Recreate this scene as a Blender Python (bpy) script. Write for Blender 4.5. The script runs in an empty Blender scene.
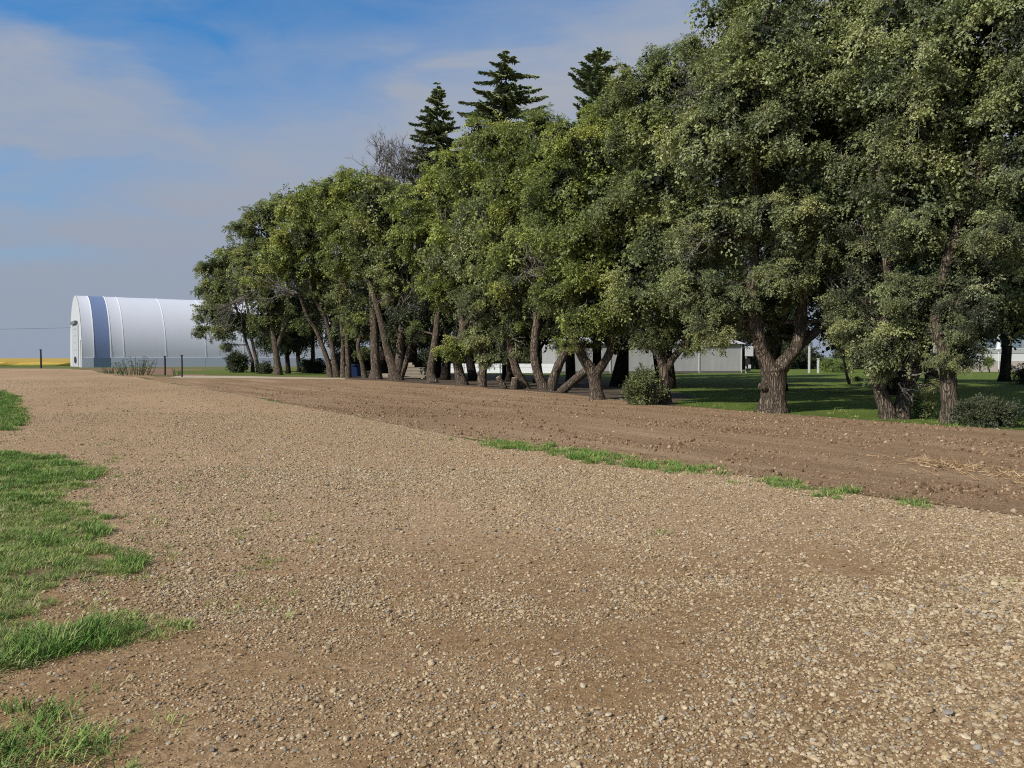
import bpy, math, random
import numpy as np
from mathutils import Vector

sc = bpy.context.scene
col = sc.collection
PI = math.pi
R = math.radians

# ------------------------------------------------------------------ camera
CAMZ, F, HOR = 1.65, 800.0, 358.0
PITCH = math.atan((384 - HOR) / F)
cam = bpy.data.cameras.new('camera'); cam.lens = 28.125; cam.sensor_width = 36
cam.clip_end = 8000; cam.clip_start = 0.05
co = bpy.data.objects.new('camera', cam); col.objects.link(co)
co.location = (0, 0, CAMZ); co.rotation_euler = (PI/2 - PITCH, 0, 0)
sc.camera = co
cp, sp_ = math.cos(PITCH), math.sin(PITCH)

def ray(px, py):
    x = (px - 512) / F; u = (384 - py) / F
    return x, cp + u*sp_, -sp_ + u*cp

def G(px, py, z=0.0):
    """ground point seen at a pixel"""
    x, y, zz = ray(px, py)
    t = (CAMZ - z) / -zz
    return (x*t, y*t)

def P(px, py, Y):
    """point at depth Y seen at a pixel"""
    x, y, zz = ray(px, py)
    t = Y / y
    return np.array((x*t, Y, CAMZ + zz*t))

# ------------------------------------------------------------------ helpers
def tag(o, label=None, cat=None, group=None, kind=None):
    if label: o['label'] = label
    if cat: o['category'] = cat
    if group: o['group'] = group
    if kind: o['kind'] = kind
    return o

def empty(name, loc, label, cat, group=None):
    o = bpy.data.objects.new(name, None); col.objects.link(o)
    o.location = loc; o.empty_display_size = .3
    return tag(o, label, cat, group)

class MB:
    """collects verts / faces (lists of arrays) and links ONE mesh"""
    def __init__(s):
        s.v = []; s.n = 0; s.q = []; s.t = []; s.qt = []; s.tt = []
    def add(s, v, quads=None, tris=None, qt=0.0, tt=0.0):
        v = np.asarray(v, dtype=np.float32).reshape(-1, 3)
        if quads is not None and len(quads):
            q = np.asarray(quads, dtype=np.int32).reshape(-1, 4) + s.n
            s.q.append(q); s.qt.append(np.broadcast_to(np.asarray(qt, dtype=np.float32), (len(q),)))
        if tris is not None and len(tris):
            t = np.asarray(tris, dtype=np.int32).reshape(-1, 3) + s.n
            s.t.append(t); s.tt.append(np.broadcast_to(np.asarray(tt, dtype=np.float32), (len(t),)))
        s.v.append(v); s.n += len(v)
    def tube(s, pts, rad, seg=8, tint=0.0, rough=0.0, rng=None, cap=True):
        pts = np.asarray(pts, float); rad = np.asarray(rad, float); n = len(pts)
        d = np.gradient(pts, axis=0); d /= np.linalg.norm(d, axis=1)[:, None] + 1e-9
        up = np.array((0.13, 1.0, 0.07)) if abs(d[0][1]) < .9 else np.array((1.0, .1, 0))
        a = np.cross(d, up); a /= np.linalg.norm(a, axis=1)[:, None] + 1e-9
        b = np.cross(d, a)
        th = np.arange(seg) * 2*PI/seg
        rr = np.repeat(rad[:, None], seg, 1)
        if rough and rng is not None:
            ridge = rng.uniform(-1, 1, seg); ridge2 = rng.uniform(-1, 1, seg)
            w = np.linspace(0, 1, n)[:, None]
            rr = rr * (1 + rough*(ridge[None]*(1-w) + ridge2[None]*w) + rough*.6*rng.uniform(-1, 1, (n, seg)))
        v = pts[:, None] + rr[..., None]*(np.cos(th)[None, :, None]*a[:, None] + np.sin(th)[None, :, None]*b[:, None])
        i = np.arange(n-1)[:, None]*seg; j = np.arange(seg)[None]; k = (j+1) % seg
        q = np.stack([i+j, i+k, i+seg+k, i+seg+j], -1).reshape(-1, 4)
        tr = []
        vv = v.reshape(-1, 3)
        if cap:
            vv = np.vstack([vv, pts[-1:], pts[:1]])
            e = n*seg
            tr = [[(n-1)*seg+x, (n-1)*seg+(x+1) % seg, e] for x in range(seg)] + [[(x+1) % seg, x, e+1] for x in range(seg)]
        s.add(vv, q, tr, tint, tint)
    def box(s, c, h, rz=0.0, tint=0.0):
        c = np.asarray(c, float); x, y, z = h
        v = np.array([(i*x, j*y, k*z) for i in (-1, 1) for j in (-1, 1) for k in (-1, 1)], float)
        cz, sz = math.cos(rz), math.sin(rz)
        v = np.stack([v[:, 0]*cz - v[:, 1]*sz, v[:, 0]*sz + v[:, 1]*cz, v[:, 2]], 1) + c
        s.add(v, [(0, 1, 3, 2), (4, 6, 7, 5), (0, 4, 5, 1), (2, 3, 7, 6), (0, 2, 6, 4), (1, 5, 7, 3)], None, tint)
    def mesh(s, name, mat, smooth=False):
        me = bpy.data.meshes.new(name)
        V = np.concatenate(s.v) if s.v else np.zeros((0, 3), np.float32)
        q = np.concatenate(s.q) if s.q else np.zeros((0, 4), np.int32)
        t = np.concatenate(s.t) if s.t else np.zeros((0, 3), np.int32)
        me.vertices.add(len(V)); me.vertices.foreach_set('co', V.ravel())
        me.loops.add(q.size + t.size)
        me.loops.foreach_set('vertex_index', np.concatenate([q.ravel(), t.ravel()]).astype(np.int32))
        nf = len(q) + len(t)
        me.polygons.add(nf)
        ls = np.concatenate([np.arange(len(q))*4, len(q)*4 + np.arange(len(t))*3]).astype(np.int32)
        me.polygons.foreach_set('loop_start', ls)
        tint = np.concatenate(([np.concatenate(s.qt)] if s.qt else []) + ([np.concatenate(s.tt)] if s.tt else [])) if nf else np.zeros(0)
        at = me.attributes.new('tint', 'FLOAT', 'FACE'); at.data.foreach_set('value', tint.astype(np.float32))
        me.polygons.foreach_set('use_smooth', np.full(nf, bool(smooth)))
        me.update(calc_edges=True); me.validate()
        me.materials.append(mat)
        return me
    def build(s, name, mat, parent=None, smooth=False):
        o = bpy.data.objects.new(name, s.mesh(name, mat, smooth)); col.objects.link(o)
        if parent is not None:
            o.parent = parent
            # geometry is written in world space: shift it into the parent's frame
            o.matrix_parent_inverse = parent_inv(parent)
        return o

def parent_inv(p):
    from mathutils import Matrix
    # a mesh parent is itself written in world space, only an Empty carries an offset
    return Matrix.Translation(p.location).inverted() if p.type == 'EMPTY' else Matrix.Identity(4)

# ------------------------------------------------------------------ materials
def mat(name):
    m = bpy.data.materials.new(name); m.use_nodes = True
    nt = m.node_tree; nt.nodes.clear()
    out = nt.nodes.new('ShaderNodeOutputMaterial')
    return m, nt, out
def N(nt, t, **k):
    n = nt.nodes.new(t)
    for a, b in k.items(): setattr(n, a, b)
    return n
def ramp(nt, src, stops, interp='LINEAR'):
    r = N(nt, 'ShaderNodeValToRGB'); nt.links.new(src, r.inputs[0]); e = r.color_ramp.elements
    r.color_ramp.interpolation = interp
    while len(e) < len(stops): e.new(.5)
    for i, (p, c) in enumerate(stops):
        e[i].position = p; e[i].color = (c[0], c[1], c[2], 1) if not isinstance(c, (int, float)) else (c, c, c, 1)
    return r.outputs[0]
def coords(nt, scale=(1, 1, 1), rot=(0, 0, 0)):
    g = N(nt, 'ShaderNodeNewGeometry'); m = N(nt, 'ShaderNodeMapping')
    m.inputs['Scale'].default_value = scale; m.inputs['Rotation'].default_value = rot
    nt.links.new(g.outputs['Position'], m.inputs[0]); return m.outputs[0]
def coords2(nt, scale, ang):
    m = N(nt, 'ShaderNodeMapping'); m.inputs['Scale'].default_value = scale
    nt.links.new(coords(nt, (1, 1, 1), (0, 0, ang)), m.inputs[0]); return m.outputs[0]
def noise(nt, vec, scale, detail=4, rough=.55, dist=0):
    n = N(nt, 'ShaderNodeTexNoise'); nt.links.new(vec, n.inputs['Vector'])
    n.inputs['Scale'].default_value = scale; n.inputs['Detail'].default_value = detail
    n.inputs['Roughness'].default_value = rough; n.inputs['Distortion'].default_value = dist
    return n.outputs[0]
def voro(nt, vec, scale, feat='F1', out='Distance'):
    n = N(nt, 'ShaderNodeTexVoronoi', feature=feat); nt.links.new(vec, n.inputs['Vector'])
    n.inputs['Scale'].default_value = scale; return n.outputs[out]
def mix(nt, fac, a, b, blend='MIX'):
    m = N(nt, 'ShaderNodeMix', data_type='RGBA', blend_type=blend)
    for s, v in ((m.inputs[0], fac), (m.inputs[6], a), (m.inputs[7], b)):
        if isinstance(v, bpy.types.NodeSocket): nt.links.new(v, s)
        elif isinstance(v, (int, float)): s.default_value = v if s.type == 'VALUE' else (v, v, v, 1)
        else: s.default_value = (v[0], v[1], v[2], 1)
    return m.outputs[2]
def math_(nt, op, a, b=0.0, c=0.0):
    m = N(nt, 'ShaderNodeMath', operation=op)
    for s, v in zip(m.inputs, (a, b, c)):
        if isinstance(v, bpy.types.NodeSocket): nt.links.new(v, s)
        else: s.default_value = v
    return m.outputs[0]
def bump(nt, h, strength, dist, normal=None):
    b = N(nt, 'ShaderNodeBump'); nt.links.new(h, b.inputs['Height'])
    b.inputs['Strength'].default_value = strength; b.inputs['Distance'].default_value = dist
    if normal is not None: nt.links.new(normal, b.inputs['Normal'])
    return b.outputs[0]
def principled(nt, out, colr, rough=.9, normal=None, spec=.25, metal=0.0):
    p = N(nt, 'ShaderNodeBsdfPrincipled')
    if isinstance(colr, bpy.types.NodeSocket): nt.links.new(colr, p.inputs['Base Color'])
    else: p.inputs['Base Color'].default_value = (*colr, 1)
    p.inputs['Roughness'].default_value = rough; p.inputs['Specular IOR Level'].default_value = spec
    p.inputs['Metallic'].default_value = metal
    if normal is not None: nt.links.new(normal, p.inputs['Normal'])
    nt.links.new(p.outputs[0], out.inputs[0]); return p
def simple(name, c, rough=.7, var=.25, scale=6.0, spec=.3, metal=0.0):
    m, nt, out = mat(name); v = coords(nt)
    n = noise(nt, v, scale, 5)
    cc = mix(nt, n, [x*(1-var) for x in c], [min(1, x*(1+var)) for x in c])
    principled(nt, out, cc, rough, bump(nt, n, .15, .02), spec, metal); return m

# --- gravel yard
def m_gravel():
    m, nt, out = mat('gravel'); v = coords(nt)
    vr = coords2(nt, (1, .30, 1), R(-24))
    big = noise(nt, vr, .42, 5, .6, .4)
    mid = noise(nt, v, 2.3, 6, .62)
    c1 = voro(nt, v, 62, out='Color'); d1 = voro(nt, v, 62)
    c2 = voro(nt, v, 24, out='Color'); d2 = voro(nt, v, 24)
    sep1 = N(nt, 'ShaderNodeSeparateColor'); nt.links.new(c1, sep1.inputs[0])
    sep2 = N(nt, 'ShaderNodeSeparateColor'); nt.links.new(c2, sep2.inputs[0])
    stone = ramp(nt, sep1.outputs[0], [(0, (.16, .105, .065)), (.3, (.36, .255, .165)), (.62, (.53, .40, .275)), (.85, (.66, .53, .39)), (1, (.44, .41, .37))])
    stone2 = ramp(nt, sep2.outputs[0], [(0, (.26, .17, .105)), (.4, (.45, .325, .215)), (.8, (.60, .46, .33)), (1, (.42, .38, .33))])
    spk = noise(nt, v, 17, 3, .8)
    dirt = mix(nt, mid, (.28, .188, .108), (.44, .315, .20))
    s = mix(nt, .45, stone, stone2)
    fine = noise(nt, v, 140, 3, .7)
    cover = math_(nt, 'ADD', math_(nt, 'MULTIPLY', big, 1.7), math_(nt, 'MULTIPLY', mid, .6))
    # more loose stone far up the drive and beside the tilled strip
    g = N(nt, 'ShaderNodeNewGeometry'); sx = N(nt, 'ShaderNodeSeparateXYZ'); nt.links.new(g.outputs['Position'], sx.inputs[0])
    far = N(nt, 'ShaderNodeMapRange'); nt.links.new(sx.outputs[1], far.inputs[0])
    far.inputs[1].default_value = 4.5; far.inputs[2].default_value = 11; far.inputs[3].default_value = -.25; far.inputs[4].default_value = .28
    cover = math_(nt, 'ADD', cover, far.outputs[0])
    f = ramp(nt, cover, [(.70, 0.12), (1.25, .95)])
    base = mix(nt, f, dirt, s)
    base = mix(nt, math_(nt, 'MULTIPLY', fine, .5), base, (.25, .165, .10), 'MIX')
    base = mix(nt, 1.0, base, ramp(nt, spk, [(.34, .72), (.5, 1.0), (.66, 1.2)]), 'MULTIPLY')
    tone = ramp(nt, noise(nt, vr, .16, 4, .6), [(.3, (.78, .70, .60)), (.7, (1.10, 1.03, .94))])
    base = mix(nt, 1.0, base, tone, 'MULTIPLY')
    # compacted brown band near, paler swept stretch beyond it
    band = math_(nt, 'ADD', math_(nt, 'MULTIPLY', sx.outputs[1], .05), math_(nt, 'MULTIPLY', math_(nt, 'SUBTRACT', noise(nt, coords2(nt, (.5, 1, 1), R(12)), .45, 4, .6), .5), .16))
    bt = ramp(nt, band, [(.15, (.98, .97, .90)), (.25, (.84, .80, .70)), (.30, (.88, .84, .75)), (.38, (1.08, 1.09, 1.07)), (.50, (1.10, 1.10, 1.08)), (.75, (1.03, 1.02, .97))])
    base = mix(nt, 1.0, base, bt, 'MULTIPLY')
    h = math_(nt, 'MULTIPLY', d1, -.35)
    h = math_(nt, 'ADD', h, math_(nt, 'MULTIPLY', fine, .7))
    h = math_(nt, 'ADD', h, math_(nt, 'MULTIPLY', mid, 1.6))
    principled(nt, out, base, .95, bump(nt, h, .65, .015), .15); return m
# --- tilled soil
def m_soil():
    m, nt, out = mat('tilled soil'); v = coords(nt)
    vs = coords2(nt, (1, .10, 1), R(-32))     # rows run along the strip
    rows = noise(nt, vs, 1.1, 5, .6); mid = noise(nt, v, 7.5, 8, .72); fine = noise(nt, v, 26, 5, .7)
    c = ramp(nt, math_(nt, 'ADD', math_(nt, 'MULTIPLY', rows, .65), math_(nt, 'MULTIPLY', mid, .35)),
             [(.28, (.19, .118, .068)), (.5, (.325, .21, .122)), (.68, (.46, .32, .20))])
    c = mix(nt, ramp(nt, fine, [(.5, 0.0), (.72, .6)]), c, (.42, .31, .215))
    c = mix(nt, ramp(nt, fine, [(.32, .85), (.46, 0.0)]), c, (.10, .062, .036))
    str_ = ramp(nt, noise(nt, vs, .55, 3, .5), [(.58, 0.0), (.75, .55)])
    c = mix(nt, str_, c, (.44, .31, .20))
    h = math_(nt, 'ADD', math_(nt, 'MULTIPLY', mid, 2.2), fine)
    principled(nt, out, c, .97, bump(nt, h, .9, .035), .1); return m
def m_ground():
    m, nt, out = mat('dry ground'); v = coords(nt)
    a = noise(nt, v, .12, 6, .6); b = noise(nt, v, 5, 6, .7)
    c = ramp(nt, a, [(.36, (.20, .15, .08)), (.5, (.17, .17, .06)), (.64, (.13, .19, .05))])
    c = mix(nt, ramp(nt, b, [(.3, .5), (.7, 0.0)]), c, (.08, .07, .03))
    principled(nt, out, c, .95, bump(nt, b, .6, .05), .1); return m
def m_lawn(name='lawn', k=1.0, dry=.25):
    m, nt, out = mat(name); v = coords(nt)
    a = noise(nt, v, .5, 6, .6); b = noise(nt, v, 16, 6, .75)
    c = mix(nt, a, (.08*k, .13*k, .022*k), (.20*k, .25*k, .055*k))
    c = mix(nt, ramp(nt, b, [(.32, .8), (.6, 0.0)]), c, (.035*k, .07*k, .012*k))
    c = mix(nt, math_(nt, 'MULTIPLY', ramp(nt, noise(nt, v, 1.7, 4), [(.5, 0.0), (.75, 1.0)]), dry), c, (.33, .26, .13))
    principled(nt, out, c, .95, bump(nt, b, .8, .06), .1); return m
def m_patch():
    m, nt, out = mat('grassy soil'); v = coords(nt)
    b = noise(nt, v, 30, 6, .75); a = noise(nt, v, 3, 4)
    c = mix(nt, ramp(nt, b, [(.35, 0.0), (.62, 1.0)]), (.13, .105, .045), (.27, .20, .11))
    c = mix(nt, ramp(nt, a, [(.5, 0.0), (.65, .8)]), c, (.36, .25, .155))
    principled(nt, out, c, .95, bump(nt, b, .8, .03), .1); return m
def m_lane():
    m, nt, out = mat('pale lane'); v = coords(nt)
    a = noise(nt, v, 3, 6, .7)
    principled(nt, out, mix(nt, a, (.36, .29, .21), (.56, .47, .36)), .95, bump(nt, a, .5, .04), .1); return m
def m_crop():
    m, nt, out = mat('ripe crop'); v = coords(nt, (1, .15, 1)); g = N(nt, 'ShaderNodeNewGeometry')
    s = N(nt, 'ShaderNodeSeparateXYZ'); nt.links.new(g.outputs['Position'], s.inputs[0])
    a = noise(nt, v, .12, 6, .65)
    top = mix(nt, a, (.36, .25, .05), (.52, .37, .09))
    hz = ramp(nt, math_(nt, 'ADD', s.outputs[2], math_(nt, 'MULTIPLY', a, .35)), [(.2, 0.0), (.55, 1.0)])
    c = mix(nt, hz, (.06, .10, .02), top)
    principled(nt, out, c, .95, bump(nt, a, .5, .1), .1); return m

def m_leaf(name, dark, mid, light, dry, trans=.30, vary=True):
    m, nt, out = mat(name)
    at = N(nt, 'ShaderNodeAttribute', attribute_name='tint', attribute_type='GEOMETRY')
    t = at.outputs['Fac']
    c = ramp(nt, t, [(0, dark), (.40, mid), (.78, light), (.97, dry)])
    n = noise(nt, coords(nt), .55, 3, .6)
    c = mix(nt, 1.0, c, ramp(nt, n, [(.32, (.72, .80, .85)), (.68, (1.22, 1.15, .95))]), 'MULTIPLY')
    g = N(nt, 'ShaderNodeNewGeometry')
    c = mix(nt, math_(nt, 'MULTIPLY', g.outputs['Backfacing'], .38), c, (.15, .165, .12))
    c = mix(nt, math_(nt, 'LESS_THAN', t, -.3), c, (.018, .025, .010))  # negative tint: inner leaves, crown shade put into the colour
    wood = math_(nt, 'GREATER_THAN', t, 1.5)
    c = mix(nt, wood, c, (.17, .13, .095))
    di = N(nt, 'ShaderNodeBsdfDiffuse'); nt.links.new(c, di.inputs[0])
    tr = N(nt, 'ShaderNodeBsdfTranslucent'); nt.links.new(mix(nt, 1.0, c, (1.25, 1.35, .5), 'MULTIPLY'), tr.inputs[0])
    gl = N(nt, 'ShaderNodeBsdfGlossy'); gl.inputs['Roughness'].default_value = .55; gl.inputs[0].default_value = (.8, .85, .9, 1)
    m1 = N(nt, 'ShaderNodeMixShader'); m1.inputs[0].default_value = trans
    nt.links.new(di.outputs[0], m1.inputs[1]); nt.links.new(tr.outputs[0], m1.inputs[2])
    m2 = N(nt, 'ShaderNodeMixShader'); m2.inputs[0].default_value = .03
    nt.links.new(m1.outputs[0], m2.inputs[1]); nt.links.new(gl.outputs[0], m2.inputs[2])
    nt.links.new(m2.outputs[0], out.inputs[0]); return m
def m_bark(name, a, b, ridge=14.0):
    m, nt, out = mat(name)
    v0 = coords(nt, (1, 1, .13)); wn = N(nt, 'ShaderNodeTexNoise'); nt.links.new(coords(nt), wn.inputs['Vector']); wn.inputs['Scale'].default_value = 2.5
    va = N(nt, 'ShaderNodeVectorMath', operation='MULTIPLY_ADD'); nt.links.new(wn.outputs['Color'], va.inputs[0]); va.inputs[1].default_value = (.22, .22, .1); nt.links.new(v0, va.inputs[2]); v = va.outputs[0]
    n1 = noise(nt, v, ridge*1.4, 7, .72, .4); n2 = noise(nt, coords(nt), 2.2, 5, .6)
    ed = voro(nt, v, ridge, 'DISTANCE_TO_EDGE')
    crack = ramp(nt, math_(nt, 'ADD', ed, math_(nt, 'MULTIPLY', math_(nt, 'SUBTRACT', n1, .5), .35)), [(.0, 0.0), (.22, 1.0)])
    c = ramp(nt, n1, [(.30, [x*.55 for x in a]), (.5, a), (.72, b)])
    c = mix(nt, crack, [x*.38 for x in a], c)
    c = mix(nt, ramp(nt, n2, [(.42, 0.0), (.66, .5)]), c, [x*.5 for x in a])
    h = math_(nt, 'ADD', math_(nt, 'MULTIPLY', crack, .9), math_(nt, 'MULTIPLY', n1, .7))
    principled(nt, out, c, .95, bump(nt, h, 1.0, .06), .1); return m
def m_instcol(name, stops, rough=.9, spec=.2, bumpy=True):
    m, nt, out = mat(name); oi = N(nt, 'ShaderNodeObjectInfo')
    c = ramp(nt, oi.outputs['Random'], stops)
    n = noise(nt, coords(nt), 90, 4, .7)
    c = mix(nt, 1.0, c, ramp(nt, n, [(.3, .72), (.7, 1.2)]), 'MULTIPLY')
    principled(nt, out, c, rough, bump(nt, n, .5, .004) if bumpy else None, spec); return m

M = {}
M['gravel'] = m_gravel(); M['soil'] = m_soil(); M['ground'] = m_ground(); M['lawn'] = m_lawn()
M['verge'] = m_lawn('rough grass', .8, .8); M['patch'] = m_patch(); M['lane'] = m_lane(); M['crop'] = m_crop()
M['leaf'] = m_leaf('elm leaves', (.012, .016, .007), (.18, .21, .080), (.37, .40, .145), (.44, .42, .20), .29)
M['leafy'] = m_leaf('bright elm leaves', (.012, .017, .006), (.185, .225, .060), (.39, .43, .105), (.46, .43, .18), .31)
M['leafg'] = m_leaf('grey green elm leaves', (.011, .015, .008), (.18, .205, .098), (.37, .40, .185), (.46, .45, .26), .29)
M['leafd'] = m_leaf('dark leaves', (.009, .013, .006), (.024, .035, .013), (.05, .068, .024), (.09, .09, .05), .12)  # near-black greens; on the rear trees they carry painted shade
M['needle'] = m_leaf('spruce needles', (.07, .10, .05), (.22, .26, .13), (.36, .40, .20), (.12, .10, .05), .05)
M['weed'] = m_leaf('weed leaves', (.05, .08, .03), (.11, .16, .06), (.2, .25, .1), (.34, .30, .16))
M['hedge'] = m_leaf('hedge leaves', (.06, .09, .02), (.13, .19, .04), (.22, .30, .07), (.3, .3, .1))
M['bark'] = m_bark('elm bark', (.20, .155, .115), (.42, .345, .27))
M['barkbig'] = m_bark('old elm bark', (.20, .155, .115), (.42, .345, .27), 13)
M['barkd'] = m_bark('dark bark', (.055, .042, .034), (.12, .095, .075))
M['dead'] = m_bark('dead wood', (.36, .32, .28), (.60, .55, .49), 14)
M['stone'] = m_instcol('stones', [(0, (.15, .10, .054)), (.2, (.27, .19, .108)), (.45, (.37, .275, .16)), (.70, (.45, .345, .215)), (.86, (.54, .44, .30)), (.93, (.34, .305, .245)), (.98, (.18, .16, .145)), (.995, (.38, .25, .13))], .85)
M['clod'] = m_instcol('soil clods', [(0, (.09, .056, .034)), (.5, (.25, .16, .095)), (.9, (.33, .225, .14)), (1, (.44, .34, .23))], .95, .1)
M['straw'] = m_instcol('straw', [(0, (.30, .175, .085)), (.5, (.42, .28, .15)), (1, (.50, .40, .26))], .8, .2, False)
M['grass'] = m_instcol('grass blades', [(0, (.055, .13, .022)), (.35, (.105, .22, .035)), (.7, (.18, .30, .06)), (.92, (.27, .33, .10)), (1, (.40, .36, .17))], .7, .25, False)
M['grassdry'] = m_instcol('thin grass blades', [(0, (.10, .20, .04)), (.45, (.22, .32, .07)), (.75, (.33, .37, .12)), (1, (.48, .42, .22))], .7, .2, False)

# ------------------------------------------------------------------ ground sheets
def sheet(name, poly, z, m, label, cat=None, kind='structure', jit=.0, step=.6, seed=1, cuts=None):
    import bmesh
    rng = random.Random(seed)
    pts = []
    for i in range(len(poly)):
        a = np.array(poly[i], float); b = np.array(poly[(i+1) % len(poly)], float)
        L = np.linalg.norm(b-a); dist = (np.linalg.norm(a)+np.linalg.norm(b))/2
        n = max(1, min(160, int(L/(step*max(.3, dist/12)))))
        if np.linalg.norm(a) > 400 and np.linalg.norm(b) > 400: n = 1
        nr = np.array((b-a)[::-1])*(-1, 1)/(L+1e-9)
        for k in range(n):
            p = a + (b-a)*k/n
            j = jit*max(.35, np.linalg.norm(p)/14)
            pts.append(tuple(p + nr*rng.uniform(-j, j)))
    bm = bmesh.new()
    vs = [bm.verts.new((p[0], p[1], z)) for p in pts]
    f = bm.faces.new(vs)
    if f.normal.z < 0: bmesh.ops.reverse_faces(bm, faces=[f])
    bmesh.ops.triangulate(bm, faces=bm.faces[:])
    bm.normal_update()
    for f in bm.faces:
        if f.normal.z < 0: f.normal_flip()
    me = bpy.data.meshes.new(name); bm.to_mesh(me); bm.free(); me.materials.append(m)
    o = bpy.data.objects.new(name, me); col.objects.link(o)
    if cat: o['category'] = cat
    return tag(o, label, cat, None, kind)

sheet('ground', [(-4000, -200), (4000, -200), (4000, 6000), (-4000, 6000)], 0, M['ground'], 'flat brown and green prairie ground reaching the horizon')
bnd = [(1300, 575), (1024, 517), (870, 497), (700, 470), (480, 441), (330, 411), (240, 395), (150, 379.5)]   # gravel / soil border
gp = [G(*p) for p in bnd]
sheet('gravel_yard', [(14, -3), *gp, G(120, 374.5), G(75, 368.8), G(-20, 368.4), G(-260, 371), (-60, 40), (-22, 10), (-14, -3)], .004, M['gravel'],
      'wide pale brown gravel yard filling the foreground', jit=.10)
rowp = [(1500, 475), (1024, 431), (900, 423), (780, 414), (670, 406), (560, 394), (460, 386), (380, 381), (330, 378.6), (230, 377.6), (150, 377)]
sheet('tilled_soil', [(30, 7.2), *[G(a, b) for a, b in bnd], G(110, 374), G(150, 374.5), *[G(a, b) for a, b in rowp[::-1]]], .009, M['soil'],
      'strip of bare tilled brown soil between gravel and trees', jit=.12)
sheet('lane', [G(170, 377.6), G(250, 378.4), G(345, 379.3), G(345, 378.3), G(250, 376.4), G(180, 375.6)], .013, M['lane'], 'pale narrow dirt lane along the foot of the trees', jit=.04)
sheet('leaf_litter', [G(345, 379.6), G(460, 386.4), G(560, 394.6), G(672, 406.2), G(690, 398), G(660, 386), G(560, 376.5), G(430, 373), G(345, 372.5)], .0075, simple('shaded litter', (.085, .062, .04), .95, .5, 3), 'bare soil and leaf litter with painted-in shade under the left and middle trees', jit=.1)  # brown litter colour, darkened to include the trees' shade
sheet('lawn', [G(560, 393), G(670, 405), G(780, 413), G(900, 422), G(1024, 430), (40, 24), (160, 90), (160, 240), (-30, 240), (-36, 83), G(330, 376), G(460, 384.4)], .005, M['lawn'],
      'mown green lawn behind the row of trees', jit=.1)
sheet('grass_strip', [G(175, 374), G(330, 374.6), G(330, 369.6), G(175, 370.6)], .008, M['lawn'], 'thin strip of green grass by the far trees', jit=.04)
# left grass patches (polygons on the ground)
A_ = [G(*p) for p in [(-160, 389), (2, 391), (16, 397), (22, 408), (26, 424), (10, 431), (-160, 440)]]
B_ = [G(*p) for p in [(-260, 452), (0, 453), (60, 459), (98, 470), (82, 487), (46, 494), (108, 520), (104, 536), (70, 545), (142, 566), (120, 577), (62, 584), (58, 606), (20, 618), (-260, 640)]]
C_ = [G(*p) for p in [(-260, 612), (0, 622), (60, 634), (100, 622), (160, 618), (184, 630), (160, 641), (88, 650), (40, 668), (0, 672), (-260, 700)]]
D_ = [G(*p) for p in [(-200, 700), (20, 706), (60, 694), (100, 702), (150, 730), (150, 762), (120, 800), (-200, 860)]]
for i, (pl, lb) in enumerate([(A_, 'green grass patch on the far left edge'), (B_, 'large green grass patch at the left of the gravel'),
                              (C_, 'lower tongue of green grass at the left')]):
    sheet('grassy_soil', [(x_-.022*y_-.05, y_) for x_, y_ in pl], .010, M['patch'], lb, jit=.05, step=.22, seed=i+4)

# crop field beyond: a thick sheet with a front face and an uneven top
rng = np.random.default_rng(5)
xs = np.linspace(-700, -30, 320); ys = np.concatenate([[172, 172.2, 174, 178, 185], np.geomspace(200, 3600, 14)])
V = []
for j, y in enumerate(ys):
    h = np.zeros(len(xs)) if j == 0 else .72 + rng.uniform(-.12, .16, len(xs))
    xr = -.435*y; V.append(np.stack([xr + (xs+30)*(y/172+.6), np.full(len(xs), y) + rng.uniform(-.3, .3, len(xs)), h], 1))
V = np.concatenate(V); n = len(xs)
q = [(j*n+i, j*n+i+1, (j+1)*n+i+1, (j+1)*n+i) for j in range(len(ys)-1) for i in range(n-1)]
b = MB(); b.add(V, q); o = b.build('crop_field', M['crop']); tag(o, 'golden yellow ripe crop field along the left horizon', 'crop', None, 'stuff')
sheet('grass_strip', [(-400, 141), (-77, 139), (-80, 171), (-400, 172)], .006, M['verge'], 'dark green strip at the near edge of the yellow crop', jit=.0)

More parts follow.
